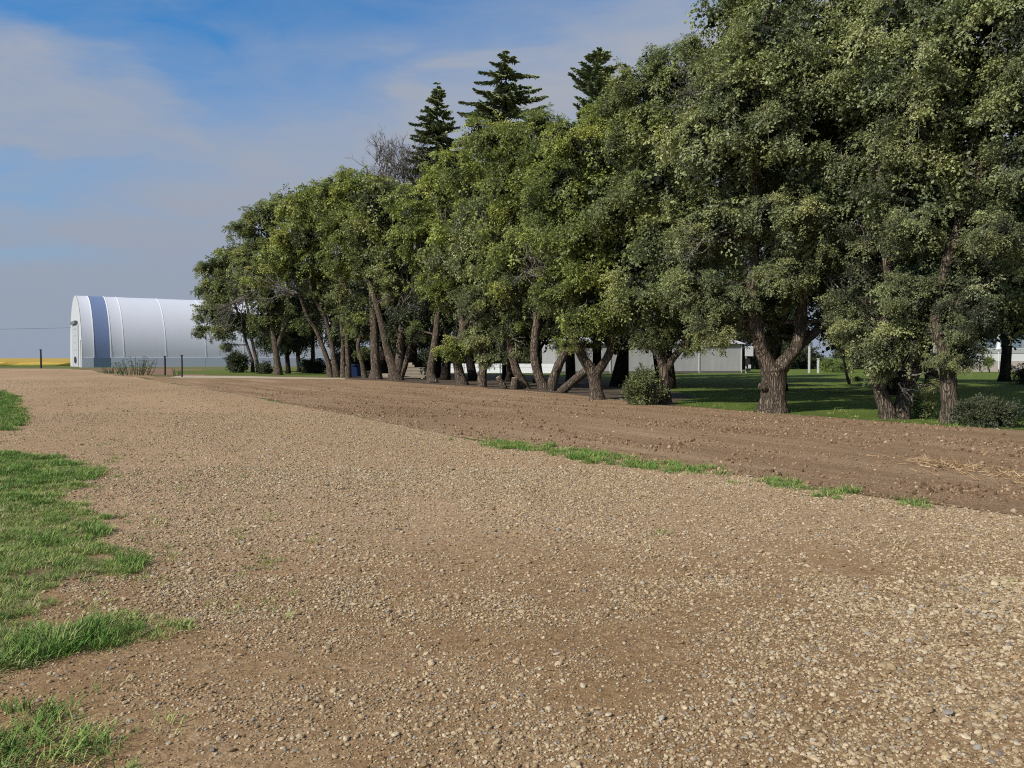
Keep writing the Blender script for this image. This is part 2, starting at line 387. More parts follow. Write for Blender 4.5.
# ------------------------------------------------------------------ scatter (stuff only)
def scatter(name, pts, rots, scales, protos, label, cat, seed=0):
    protos = list(protos)
    pts = np.asarray(pts, np.float32); n = len(pts)
    me = bpy.data.meshes.new(name); me.vertices.add(n); me.vertices.foreach_set('co', pts.ravel())
    r = me.attributes.new('rot', 'FLOAT_VECTOR', 'POINT'); r.data.foreach_set('vector', np.asarray(rots, np.float32).ravel())
    s = me.attributes.new('scl', 'FLOAT_VECTOR', 'POINT'); s.data.foreach_set('vector', np.asarray(scales, np.float32).ravel())
    k = me.attributes.new('pick', 'INT', 'POINT'); k.data.foreach_set('value', np.random.default_rng(seed).integers(0, len(protos), n).astype(np.int32))
    o = bpy.data.objects.new(name, me); col.objects.link(o)
    c = bpy.data.collections.new(name + '_kinds')
    for p in protos: c.objects.link(p)
    ng = bpy.data.node_groups.new(name, 'GeometryNodeTree')
    ng.interface.new_socket('Geometry', in_out='INPUT', socket_type='NodeSocketGeometry')
    ng.interface.new_socket('Geometry', in_out='OUTPUT', socket_type='NodeSocketGeometry')
    gi = ng.nodes.new('NodeGroupInput'); go = ng.nodes.new('NodeGroupOutput')
    ip = ng.nodes.new('GeometryNodeInstanceOnPoints'); ci = ng.nodes.new('GeometryNodeCollectionInfo')
    ci.inputs[0].default_value = c; ci.inputs[1].default_value = True; ci.inputs[2].default_value = True
    def attr(nm, ty):
        a = ng.nodes.new('GeometryNodeInputNamedAttribute'); a.data_type = ty; a.inputs[0].default_value = nm
        return a.outputs[0]
    er = ng.nodes.new('FunctionNodeEulerToRotation'); ng.links.new(attr('rot', 'FLOAT_VECTOR'), er.inputs[0])
    ng.links.new(gi.outputs[0], ip.inputs['Points']); ng.links.new(ci.outputs[0], ip.inputs['Instance'])
    ip.inputs['Pick Instance'].default_value = True
    ng.links.new(attr('pick', 'INT'), ip.inputs['Instance Index']); ng.links.new(er.outputs[0], ip.inputs['Rotation'])
    ng.links.new(attr('scl', 'FLOAT_VECTOR'), ip.inputs['Scale']); ng.links.new(ip.outputs[0], go.inputs[0])
    md = o.modifiers.new('scatter', 'NODES'); md.node_group = ng
    return tag(o, label, cat, None, 'stuff')

def vnoise(x, y, s, seed=0):
    r = np.random.default_rng(seed).uniform(0, 1, (128, 128))
    x = np.asarray(x)*s; y = np.asarray(y)*s; xi = np.floor(x).astype(int); yi = np.floor(y).astype(int)
    fx = x-xi; fy = y-yi; fx = fx*fx*(3-2*fx); fy = fy*fy*(3-2*fy)
    g = lambda a, b: r[a % 128, b % 128]
    return (g(xi, yi)*(1-fx)+g(xi+1, yi)*fx)*(1-fy) + (g(xi, yi+1)*(1-fx)+g(xi+1, yi+1)*fx)*fy
def inpoly(x, y, poly):
    x = np.asarray(x); y = np.asarray(y); ins = np.zeros(len(x), bool); n = len(poly)
    for i in range(n):
        x1, y1 = poly[i]; x2, y2 = poly[(i+1) % n]
        c = ((y1 > y) != (y2 > y)) & (x < (x2-x1)*(y-y1)/(y2-y1+1e-12)+x1)
        ins ^= c
    return ins

def rock_protos(m, n, seed, sub=2, flat=.6, rough=.22, nm='stone'):
    import bmesh
    out = []; rg = np.random.default_rng(seed)
    for i in range(n):
        bm = bmesh.new(); bmesh.ops.create_icosphere(bm, subdivisions=sub, radius=.5)
        ax = rg.normal(size=(7, 3)); ax /= np.linalg.norm(ax, axis=1)[:, None]; cut = rg.uniform(.30, .46, 7)
        sx, sy = rg.uniform(.75, 1.2, 2)
        for v in bm.verts:
            p = np.array(v.co)
            for a, c in zip(ax, cut):
                d = p @ a
                if d > c: p = p - a*(d-c)*.85
            p = p*(1+rg.uniform(-rough, rough)*.35)
            v.co = (p[0]*sx, p[1]*sy, p[2]*flat)
        me = bpy.data.meshes.new(nm); bm.to_mesh(me); bm.free(); me.materials.append(m)
        out.append(bpy.data.objects.new(nm, me))
    return out

rng = np.random.default_rng(11)
gravel_poly = [(14, -3), *gp, G(120, 374.5), G(75, 368.8), (-60, 90), (-40, 40), (-14, 8), (-14, -3)]
def wedge(n, y0, y1, rg, margin=1.5, pw=1.0):
    y = np.sqrt(rg.uniform(y0**2, y1**2, n)) if pw == 1 else y0*(y1/y0)**rg.uniform(0, 1, n)
    x = rg.uniform(-1, 1, n)*(y*.66+margin)
    return x, y
X_, Y_, S_ = [], [], []
for n, y0, y1, s0, sg, mn, mx in [(170000, 2.6, 6, .0098, .45, .005, .045), (210000, 5, 12, .0145, .42, .008, .05), (190000, 10, 24, .0195, .38, .012, .055), (80000, 22, 60, .033, .3, .02, .07)]:
    x, y = wedge(n, y0, y1, rng)
    s = np.clip(rng.lognormal(math.log(s0), sg, n), mn, mx)
    u = x*math.cos(R(-22)) - y*math.sin(R(-22)); w = x*math.sin(R(-22)) + y*math.cos(R(-22))
    den = vnoise(u, w*.35, .8, 3)*.55 + vnoise(x, y, 2.6, 4)*.45
    corner = np.clip((x*.6 - (y-3.2)*.5 + .2), 0, 1)*.35 + np.clip((y-7)/5, 0, 1)*.2   # piled stones bottom right
    left = np.clip((-1.0*x - .42*y + .2), 0, 1)*.5
    keep = rng.uniform(0, 1, n) < np.clip((den - .24 + corner - left*.55)*2.3, .22, 1)
    jt = .018*y; keep &= inpoly(x + rng.normal(0, 1, n)*jt, y + rng.normal(0, 1, n)*jt*1.5, gravel_poly)
    for pl in (A_, B_, C_): keep &= ~(inpoly(x, y, pl) & (rng.uniform(0, 1, n) < .93))
    X_.append(x[keep]); Y_.append(y[keep]); S_.append(s[keep]*(1+.8*corner[keep]*(y[keep] < 6)))
X_ = np.concatenate(X_); Y_ = np.concatenate(Y_); S_ = np.concatenate(S_); n = len(X_)
print('stones', n)
scatter('loose_gravel', np.stack([X_, Y_, .004+S_*rng.uniform(.02, .2, n)], 1), np.stack([rng.uniform(-.35, .35, n), rng.uniform(-.35, .35, n), rng.uniform(0, 6.28, n)], 1),
        np.stack([S_*rng.uniform(.8, 1.3, n), S_*rng.uniform(.8, 1.2, n), S_*rng.uniform(.7, 1.15, n)], 1), rock_protos(M['stone'], 9, 3, 2, .62), 'loose tan and grey gravel stones scattered over the yard', 'gravel')
# clods
soil_poly = [(30, 7.2), *gp, G(110, 374), G(150, 374.5), *[G(a, b) for a, b in rowp[::-1]]]
x, y = wedge(200000, 7.5, 45, rng, 3, 2); k = inpoly(x, y, soil_poly)
x = x[k]; y = y[k]; u = x*math.cos(R(-31)) - y*math.sin(R(-31)); w = x*math.sin(R(-31)) + y*math.cos(R(-31))
k = rng.uniform(0, 1, len(x)) < np.clip((vnoise(u, w*.25, 1.1, 9)*.6+vnoise(x, y, 1.5, 8)*.5-.35)*2.2, .06, 1)
x = x[k]; y = y[k]; n = len(x); s = np.clip(rng.lognormal(math.log(.017), .6, n), .008, .075)*(1+y/140)
print('clods', n)
scatter('soil_clods', np.stack([x, y, .009+s*.12], 1), rng.uniform(-3, 3, (n, 3)), np.stack([s*rng.uniform(.8, 1.4, n), s, s], 1), rock_protos(M['clod'], 6, 8, 2, .7, .5, 'clod'), 'brown clods lying on the tilled soil strip', 'soil clods')
# straw streak on the right of the tilled strip
n = 520; t = rng.uniform(0, 1, n)**1.3; pa = np.array(G(925, 463)); pb = np.array(G(1120, 495))
pp = pa + (pb-pa)*t[:, None] + rng.normal(0, 1, (n, 2))*(.25, .42)*rng.uniform(.2, 1.5, (n, 1))
def blade_proto(m, nb, h, rad, seed, lean=.6, wid=.004, nm='grass_clump', seg=3):
    rg = np.random.default_rng(seed); b = MB()
    for _ in range(nb):
        a = rg.uniform(0, 6.28); r0 = rad*math.sqrt(rg.uniform(0, 1)); base = np.array((r0*math.cos(a), r0*math.sin(a), 0))
        d = a + rg.normal(0, .9); L = h*rg.uniform(.5, 1.15); ln = lean*rg.uniform(.3, 1.3); side = np.array((-math.sin(d), math.cos(d), 0))
        V = []
        for i in range(seg+1):
            tt = i/seg; c = base + np.array((math.cos(d), math.sin(d), 0))*L*ln*tt**1.7 + np.array((0, 0, L*(tt - .35*ln*tt*tt)))
            ww = wid*(1-tt**1.5)*rg.uniform(.9, 1.1) + .0004
            V += [c - side*ww, c + side*ww]
        b.add(V, [(2*i, 2*i+1, 2*i+3, 2*i+2) for i in range(seg)])
    return bpy.data.objects.new(nm, b.mesh(nm, m))
scatter('straw', np.stack([pp[:, 0], pp[:, 1], np.full(n, .02)], 1), np.stack([rng.uniform(1.1, 1.7, n), rng.uniform(-.4, .4, n), rng.uniform(0, 6.28, n)], 1),
        np.repeat(rng.uniform(.5, 1.3, n)[:, None], 3, 1), [blade_proto(M['straw'], 3, .17, .03, i, .3, .0045, 'straw') for i in range(4)], 'orange dry straw strewn across the tilled soil at the right', 'straw')
# grass
gprot = [blade_proto(M['grass'], 26, .075, .065, 20+i, .95, .0024) for i in range(7)]
gsp = [blade_proto(M['grassdry'], 18, .07, .08, 40+i, 1.3, .0026) for i in range(5)]
def grass_fill(name, poly, dens, sc0, protos, label, seed, edge=.0, thr=.0, nz=2.5):
    rg = np.random.default_rng(seed); p = np.array(poly); lo = p.min(0) - edge*.5; hi = p.max(0) + edge*.5
    lo[0] = max(lo[0], -1*(hi[1]*.66+2.2)); n = int((hi-lo).prod()*dens)
    x = rg.uniform(lo[0], hi[0], n); y = rg.uniform(lo[1], hi[1], n)
    jx = x + (vnoise(x, y, 4, seed)-.5)*edge; jy = y + (vnoise(x, y, 4, seed+1)-.5)*edge
    k = inpoly(jx, jy, poly) & (vnoise(x, y, nz, seed+2)*.7+vnoise(x, y, nz*4, seed+3)*.3 > thr); x = x[k]; y = y[k]; n = len(x)
    s = sc0*rg.uniform(.55, 1.25, n)*(.7+.6*vnoise(x, y, 3, seed+5))
    print(name, n)
    return scatter(name, np.stack([x, y, np.full(n, .006)], 1), np.stack([rg.normal(0, .12, n), rg.normal(0, .12, n), rg.uniform(0, 6.28, n)], 1),
                   np.stack([s, s, s*rg.uniform(.8, 1.1, n)], 1), protos, label, 'grass', seed)
grass_fill('grass', A_, 60, 1.4, gprot, 'far patch of green grass at the left edge of the yard', 61, .5, .25)
grass_fill('grass', B_, 520, .70, gsp, 'short yellowish grass filling the big left patch', 62, .45, .20)
grass_fill('lush_grass', B_, 330, 1.0, gprot, 'lush darker green tufts in the big left grass patch', 162, .35, .56, 1.1)
grass_fill('grass', C_, 330, .75, gsp, 'short grass in the tongue below the big left patch', 63, .22, .2)
grass_fill('lush_grass', C_, 420, 1.0, gprot, 'lush long green blades in the tongue below the big left patch', 163, .25, .52, 2.0)
grass_fill('grass', B_, 60, .8, gsp, 'thin dry grass fringe around the big left patch', 362, 1.5, .42, 3)
grass_fill('grass', C_, 90, .8, gsp, 'thin dry grass fringe around the lower tongue of grass', 363, .8, .42, 3)
grass_fill('grass', D_, 300, .95, gprot[:3]+gsp, 'sparse dry and green grass in the bottom left corner', 64, .45, .555, 3.0)
# strip of weeds on gravel / soil border
st = [(462, 439), (520, 444), (580, 451), (640, 458), (715, 470), (712, 478), (640, 469), (590, 461), (540, 453), (490, 446)]
grass_fill('grass', [G(*p) for p in st], 170, 1.15, gprot[:4]+gsp[:3], 'long strip of green weeds between gravel and tilled soil', 65, .9, .27, 1.2)
grass_fill('grass', [G(*p) for p in [(722, 477), (760, 477), (800, 485), (795, 490), (735, 485)]], 170, 1.1, gprot[:4]+gsp[:3], 'short green weed patch at the right end of the long weed strip', 66, .7, .36, 1.6)
grass_fill('grass', [G(*p) for p in [(800, 488), (856, 490), (862, 497), (810, 498)]], 170, 1.0, gprot[:4]+gsp[:3], 'small green weed patch between the strip and the last right clump', 67, .5, .3, 1.6)
grass_fill('grass', [G(*p) for p in [(895, 499), (925, 503), (938, 511), (905, 508)]], 150, 1.0, gprot[:4]+gsp[:3], 'green weed clump near the right edge of the soil border', 68, .15, .1)
# lawn edge behind trees
grass_fill('grass', [G(*p) for p in [(690, 407), (780, 415), (900, 425), (1060, 433), (1060, 420), (900, 414), (780, 406), (690, 401)]], 3.0, 1.5, gprot[:2]+gsp, 'tall uneven green grass around the feet of the near trees', 69, .8, .25, 1.2)
# sparse sprouts on the gravel
n = 260; x, y = wedge(n*4, 5, 30, rng, 0, 2); k = inpoly(x, y, gravel_poly) & (x < -.25*y); x = x[k][:n]; y = y[k][:n]; n = len(x)
scatter('sparse_grass', np.stack([x, y, np.full(n, .006)], 1), np.stack([rng.normal(0, .2, n), rng.normal(0, .2, n), rng.uniform(0, 6, n)], 1),
        np.repeat(rng.uniform(.4, 1.0, n)[:, None], 3, 1), gsp, 'thin dry grass sprouts on the left part of the gravel', 'grass')
# individual tufts
for i, (px, py, s, l) in enumerate([(661, 535, .9, 'small grey green weed tuft alone in the middle right gravel'), (901, 547, 1.1, 'flat pale weed tuft on the gravel at the right'),
                                    (1008, 585, .7, 'tiny bright green sprout at the right edge'), (125, 412, 1.9, 'dry tuft beside the far left grass patch'),
                                    (150, 527, 1.2, 'wispy dry tuft right of the big left grass patch')]):
    g_ = G(px, py); b = gsp[i % 5]
    o = bpy.data.objects.new('weed_tuft', b.data.copy()); col.objects.link(o); o.location = (g_[0], g_[1], .006); o.scale = (s*1.5, s*1.5, s*1.1)
    tag(o, l, 'weed', 'weed tufts on the gravel')

# ------------------------------------------------------------------ foliage
def spray_template(seed, nleaf=56, leaf=.10, droop=.45, wide=.34):
    rg = np.random.default_rng(seed)
    axis = lambda t: np.array((t, .06*math.sin(4*t+seed), -droop*t*t))
    br = [(axis(0), axis(.5), axis(1.0))]
    for i in range(7):
        t = .18 + .75*i/7 + rg.uniform(-.04, .04); s = 1 if i % 2 else -1
        p = axis(t); L = wide*(1.15-.6*t)*rg.uniform(.8, 1.25)
        e = p + np.array((L*.75, s*L*.75, -L*rg.uniform(.1, .6)))
        br.append((p, (p+e)/2+np.array((0, 0, .05*L)), e))
    V = []; T = []
    for _ in range(nleaf):
        a, m_, e = br[rg.integers(0, len(br))]; t = rg.uniform(.1, 1.02)
        p = (1-t)**2*a + 2*t*(1-t)*m_ + t*t*e
        d = rg.normal(0, 1, 3) + (e-a)/np.linalg.norm(e-a)*.9 + np.array((0, 0, -.35)); d /= np.linalg.norm(d)
        w = np.cross(d, rg.normal(0, 1, 3)*.8+np.array((0, 0, 1.6))); w /= np.linalg.norm(w)
        L = leaf*rg.uniform(.7, 1.3); W = L*rg.uniform(.26, .38); p = p + rg.normal(0, .018, 3)
        V.append([p, p + d*L*.5 + w*W, p + d*L, p + d*L*.5 - w*W]); T.append(rg.uniform(-.12, .12))
    TW = []
    for a, m_, e in br[:5]:
        s = np.cross(e-a, (0, 0, 1)); s = s/np.linalg.norm(s)*.006
        TW.append([a-s, a+s, e+s*.4, e-s*.4])
    return np.array(V), np.array(T), np.array(TW)
SPR = [spray_template(100+i) for i in range(10)]
SPRF = [spray_template(130+i, 42, .13) for i in range(8)]

def frames(d, rg, rollsd=.5, upv=None):
    """rotation matrices whose x axis is d, z axis roughly up"""
    up = (np.tile(np.array((0, 0, 1.0)), (len(d), 1)) if upv is None else upv) + rg.normal(0, rollsd*.5, d.shape)
    y = np.cross(up, d); y /= np.linalg.norm(y, axis=1)[:, None]+1e-9
    z = np.cross(d, y)
    return np.stack([d, y, z], 2)

def place_sprays(b, pos, dirs, size, tint, rg, tm, upv=None):
    Rm = frames(dirs, rg, .5, upv); k = rg.integers(0, len(tm), len(pos))
    for j, (V, T, TW) in enumerate(tm):
        s = np.where(k == j)[0]
        if not len(s): continue
        v = np.einsum('sab,lcb->slca', Rm[s], V)*size[s][:, None, None, None] + pos[s][:, None, None, :]
        tn = np.clip(tint[s][:, None] + T[None, :], 0, 1)
        nq = v.shape[0]*v.shape[1]
        b.add(v.reshape(-1, 3), np.arange(nq*4).reshape(-1, 4), None, tn.ravel())
        s2 = s[::3]
        v = np.einsum('sab,lcb->slca', Rm[s2], TW)*size[s2][:, None, None, None] + pos[s2][:, None, None, :]
        nq = v.shape[0]*v.shape[1]
        b.add(v.reshape(-1, 3), np.arange(nq*4).reshape(-1, 4), None, 2.0)

def lobe(b, c, r, rg, ss, tint, dens=1.0, tm=SPR, flat=.85, fill=330, clumps=None, up=0.0):
    """a lobe of foliage: clumps of drooping sprays over its surface plus near-black inner leaves that paint in shade; returns clump centres"""
    K = clumps or int(11*dens + 3)
    d = rg.normal(0, 1, (K, 3)); d /= np.linalg.norm(d, axis=1)[:, None]; d[:, 2] = d[:, 2]*.9+.1
    cc = c + d*r*rg.uniform(.45, .86, (K, 1))*np.array((1, 1, flat))
    cr = r*rg.uniform(.28, .46, K)
    for i in range(K):
        n = max(5, int(4.3*dens*(cr[i]/(ss*.42))**2))
        n = min(n, 42)
        e = rg.normal(0, 1, (n, 3)); e /= np.linalg.norm(e, axis=1)[:, None]
        pos = cc[i] + e*cr[i]*rg.uniform(.15, .85, (n, 1))*np.array((1, 1, .7))
        dr = e*.5 + d[i]*.55 + rg.normal(0, .35, (n, 3)); dr[:, 2] = dr[:, 2]*.6 - .32 + up*2; dr /= np.linalg.norm(dr, axis=1)[:, None]
        sz = np.minimum(ss*rg.uniform(.7, 1.25)*rg.uniform(.6, 1.35, n), ss*1.3); pos = pos - dr*sz[:, None]*.3
        tt = tint + rg.normal(0, .17) + .14*d[i][2] + rg.normal(0, .05, n)
        place_sprays(b, pos, dr, sz, tt, rg, tm, d[i]*.8 + e*.5 + np.array((0, 0, .55)))
    # long sprays hanging from the lower rim
    n = int(9*dens); a = rg.uniform(0, 2*PI, n); e = np.stack([np.cos(a), np.sin(a), rg.uniform(-.7, .1, n)], 1)
    dr = e*.45 + rg.normal(0, .15, (n, 3)) + np.array((0, 0, -.75)); dr /= np.linalg.norm(dr, axis=1)[:, None]
    place_sprays(b, c + e*r*rg.uniform(.7, .95, (n, 1))*np.array((1, 1, flat)), dr, ss*rg.uniform(.8, 1.35, n), tint + rg.normal(0, .12, n), rg, tm, e + np.array((0, 0, .4)))
    # inner leaves: the crown's deep shade painted as near-black leaf colour
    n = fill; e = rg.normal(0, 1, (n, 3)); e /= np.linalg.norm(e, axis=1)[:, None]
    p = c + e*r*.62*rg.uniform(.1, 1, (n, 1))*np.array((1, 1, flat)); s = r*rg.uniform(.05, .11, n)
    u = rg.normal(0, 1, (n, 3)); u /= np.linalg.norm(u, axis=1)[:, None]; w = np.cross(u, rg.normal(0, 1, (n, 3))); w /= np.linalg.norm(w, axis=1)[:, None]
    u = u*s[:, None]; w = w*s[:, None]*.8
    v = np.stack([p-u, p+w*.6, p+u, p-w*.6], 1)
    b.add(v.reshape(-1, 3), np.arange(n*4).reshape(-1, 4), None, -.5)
    return cc

def curve(a, b_, rg, n=6, sag=.0, wob=.06):
    a = np.asarray(a, float); b_ = np.asarray(b_, float); L = np.linalg.norm(b_-a)
    t = np.linspace(0, 1, n)[:, None]
    m_ = (a+b_)/2 + np.array((0, 0, sag*L)) + rg.normal(0, wob*L, 3)
    return (1-t)**2*a + 2*t*(1-t)*m_ + t*t*b_

def smooth_path(pts, rad, k=4):
    """Catmull-Rom resample"""
    pts = np.asarray(pts, float); rad = np.asarray(rad, float)
    if len(pts) < 3: return np.linspace(pts[0], pts[-1], k+1), np.linspace(rad[0], rad[-1], k+1)
    P_ = np.vstack([2*pts[0]-pts[1], pts, 2*pts[-1]-pts[-2]]); out = []; ro = []
    for i in range(1, len(P_)-2):
        for j in range(k):
            t = j/k; a, b_, c, d = P_[i-1:i+3]
            out.append(.5*((2*b_)+(-a+c)*t+(2*a-5*b_+4*c-d)*t*t+(-a+3*b_-3*c+d)*t**3)); ro.append(rad[i-1]*(1-t)+rad[i]*t)
    out.append(pts[-1]); ro.append(rad[-1]); return np.array(out), np.array(ro)

def twigs(b, p, d, L, r, rg, depth=3, up=.1, n0=4):
    """a bare branching twig fan"""
    d = np.array(d, float); d /= np.linalg.norm(d)
    pts = [np.array(p, float)]; dd = d.copy(); n = 5
    for i in range(n):
        dd = dd + rg.normal(0, .17, 3) + np.array((0, 0, up*.15)); dd /= np.linalg.norm(dd)
        pts.append(pts[-1] + dd*L/n)
    b.tube(pts, np.linspace(r, r*.35, n+1), 4 if depth < 3 else 5, cap=False)
    if depth <= 0: return
    for i in range(n0):
        k = rg.integers(1, n+1); nd = d + rg.normal(0, .55, 3); nd /= np.linalg.norm(nd)
        twigs(b, pts[k], nd, L*rg.uniform(.4, .7), r*.5, rg, depth-1, up, n0)

NT = [0]
def tree(name, label, Y, base, limbs, lobes, group, seed, bark='bark', leaf='leaf', dens=1.0, tint=.45, dead=(), seg=10, ss=None, cat='tree', rough=.10, flare=1.18, fill=330, extra_dead=None):
    """limbs: lists of (px, py, radius px, depth offset m); lobes: (px, py, radius px, depth offset m[, tint])"""
    rg = np.random.default_rng(seed); k = Y/F
    bx, by = G(*base) if isinstance(base, tuple) else base
    root = empty(name, (bx, Y, 0), label, cat, group)
    tb = MB(); lp = []
    for li, lm in enumerate(limbs):
        pts = [P(a, c, Y) + np.array((0, dy, 0)) for a, c, r, dy in lm]; rad = [r*k*.92 for a, c, r, dy in lm]
        if li == 0 or lm[0][1] >= base[1]-3:
            rad[0] *= flare; pts[0][2] = -.12
            q0 = pts[0].copy(); q1 = pts[1]; 
            pts.insert(1, q0*.72+q1*.28); rad.insert(1, rad[0]/flare*1.08)
        pa, ra = smooth_path(pts, rad, 4)
        tb.tube(pa, ra, seg if li < 3 else max(6, seg-3), 0, rough, rg)
        lp += list(zip(pa[len(pa)//3:], ra[len(pa)//3:]))
        # knots and stubs
        for _ in range(2):
            i = rg.integers(len(pa)//3, len(pa)-1); d = rg.normal(0, 1, 3); d[2] = abs(d[2])*.5; d /= np.linalg.norm(d)
            tb.tube([pa[i], pa[i]+d*ra[i]*1.3, pa[i]+d*ra[i]*rg.uniform(1.35, 1.7)], [ra[i]*.6, ra[i]*.36, ra[i]*.25], 6, 0, .1, rg)
    LP = np.array([p for p, r in lp]); LR = np.array([r for p, r in lp])
    db_ = MB(); cb = MB(); s0 = ss or (.50 + Y*.0125); tm = SPR if Y < 45 else SPRF
    for lb in lobes:
        c = P(lb[0], lb[1], Y) + np.array((0, lb[3], 0)); r = lb[2]*k
        tn = tint + (lb[4] if len(lb) > 4 else 0)
        if lb[1] < 320 and r > .9:   # the crown goes on behind
            lobe(cb, c + np.array((rg.normal(0, .3*r), r*1.35, -.15*r)), r*1.02, rg, min(1.1, r*.6), tn-.12, .42, SPRF, fill=420)
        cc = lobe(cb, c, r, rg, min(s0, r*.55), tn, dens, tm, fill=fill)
        dd = np.linalg.norm(LP - c, axis=1) + np.maximum(0, LP[:, 2]-c[2])*1.5
        i = int(np.argmin(dd)); rr = min(LR[i]*.55, .06+.02*r)
        tb.tube(curve(LP[i], c, rg, 7, .05), np.linspace(rr, rr*.45, 7), 6, 0, .05, rg)
        for q in cc[:7]:
            tb.tube(curve(c, q, rg, 5, .06, .08), np.linspace(rr*.4, .012, 5), 4, 0, cap=False)
    for (px, py, dpx, dpy, Lm, n) in dead:
        p = P(px, py, Y) + np.array((0, -.4-.018*Y, 0))
        for _ in range(n):
            twigs(db_, p + rg.normal(0, .15, 3), np.array((dpx, rg.uniform(-.5, .1), -dpy)) + rg.normal(0, .3, 3), Lm*rg.uniform(.7, 1.1), .014+.0006*Y, rg, 3 if Y < 45 else 2, .1, 3)
        j = int(np.argmin(np.linalg.norm(LP-p, axis=1)))
        if np.linalg.norm(LP[j]-p) < .02*Y+.6: db_.tube(curve(LP[j], p, rg, 5), np.linspace(.05, .03, 5), 5, cap=False)
    tb.build('trunk', M[bark], root, smooth=True)
    cb.build('crown', M[leaf], root)
    if dead and db_.n: db_.build('dead_branch', M['dead'], root)
    NT[0] += cb.n
    return root

FR = 'old trees in the front row'
def off(l, s=1): return l
# ---- big tree
tree('elm_tree', 'biggest old tree with thick furrowed forked trunk at the right of the row', 24.2, (772, 413),
     [[(772, 413, 16.5, 0), (773, 398, 13, 0), (774, 380, 12.2, 0), (773, 368, 13.5, 0)],
      [(772, 374, 10, 0), (765, 358, 8, 0), (756, 338, 6.8, -.2), (749, 312, 5.8, -.3), (748, 285, 5.4, -.3), (753, 252, 4.5, -.2), (756, 200, 5, 0), (750, 120, 4, 0), (760, 40, 3, 0)],
      [(776, 372, 10, 0), (786, 360, 7.6, 0), (797, 345, 6.6, 0), (802, 322, 5.6, .1), (804, 300, 5, .1), (802, 270, 5.5, 0), (810, 230, 5, 0), (826, 160, 4, 0), (850, 80, 3, 0)],
      [(797, 350, 5, .3), (815, 340, 5, .8), (840, 326, 4, 1.6), (865, 300, 3, 2.4)],
      [(753, 330, 4, 0), (742, 300, 3.5, .6), (725, 270, 3, 1)]],
     [(795, -40, 75, 0), (728, 78, 42, 0, .05), (835, 20, 60, 0, .15), (738, 110, 48, -1.2), (800, 105, 60, -1.3), (860, 110, 50, -.5, -.1), (700, 150, 46, -.8, .08), (760, 178, 42, 1.0, -.05), (838, 190, 48, -1), (712, 225, 40, -.6), (775, 225, 30, -1.6, .0),
      (690, 285, 30, -.4, .1), (716, 300, 28, -.2), (776, 275, 26, -1.0), (845, 262, 40, 1.8, -.2), (760, 310, 24, 2.2, -.25), (820, 330, 22, 2.5, -.1), (780, 60, 60, 2.5), (775, 20, 44, 1, .08), (742, 36, 22, 0, .12), (778, 320, 14, 1.0, -.1), (752, 222, 28, -1.3, .02), (806, 228, 28, -1.2), (752, 150, 34, -1.8, .05), (826, 165, 34, -1.6), (752, 66, 38, -1.8, .05), (830, 80, 50, -1.8, .05), (690, 235, 26, -.3, .12), (712, 332, 22, -.3, .08), (700, 318, 20, -.2), (776, 300, 22, .8, -.15), (775, 335, 18, 1.2, -.25), (735, 322, 14, 1.0, -.15), (765, 282, 22, -1.1), (806, 262, 24, -1.2), (730, 300, 20, -.8, .05), (845, 320, 18, -.2)],
     FR, 1, 'barkbig', 'leafg', dens=1.15, seg=32, rough=.10, flare=1.2, dead=[(812, 272, .8, .1, 2.4, 8), (828, 285, .8, .7, 1.8, 7), (815, 262, .7, -.5, 1.8, 4), (700, 110, -.6, .1, 1.5, 5), (730, 100, .4, .2, 1.5, 4), (716, 235, -.7, .3, 1.3, 4)])
# ---- right pair
tree('elm_tree', 'low forked tree splitting at the ground, left of the single straight trunk', 21.6, (894, 420),
     [[(890, 420, 9, 0), (885, 405, 8, 0), (880, 388, 7, 0), (884, 370, 6, 0), (880, 340, 5, 0), (890, 290, 4.5, 0), (880, 200, 4, 0), (890, 80, 3, 0)],
      [(900, 420, 9.5, 0), (905, 400, 7.5, .1), (911, 385, 7, .2), (925, 368, 6, .4), (935, 340, 5, .5), (945, 290, 4, .6), (935, 200, 3, .6)]],
     [(868, 345, 30, -.5, .05), (846, 330, 24, -.2, -.05), (900, 338, 26, -.7, .08), (872, 375, 14, -.3), (920, 318, 28, 0, -.05), (858, 300, 26, .6, -.15), (895, 290, 34, -.4, -.1), (880, 250, 36, .8, -.2), (918, 250, 34, -.6),
      (895, 195, 44, -1.0, .05), (940, 200, 40, .3, -.05), (900, 120, 55, -1.0), (890, 40, 60, -.6, .1), (940, -20, 70, 0), (870, 180, 36, .8), (935, 60, 60, .8), (888, 300, 26, -1.2, .0), (884, 235, 30, -1.3), (885, 150, 34, -1.6, .05), (890, 85, 40, -1.6), (942, 260, 26, -.9, -.05), (925, 385, 11, -.3, .1)],
     FR, 2, leaf='leafg', dens=1.1, seg=14, dead=[(880, 372, .5, .3, .8, 3), (900, 20, .7, -.4, 1.6, 4)])
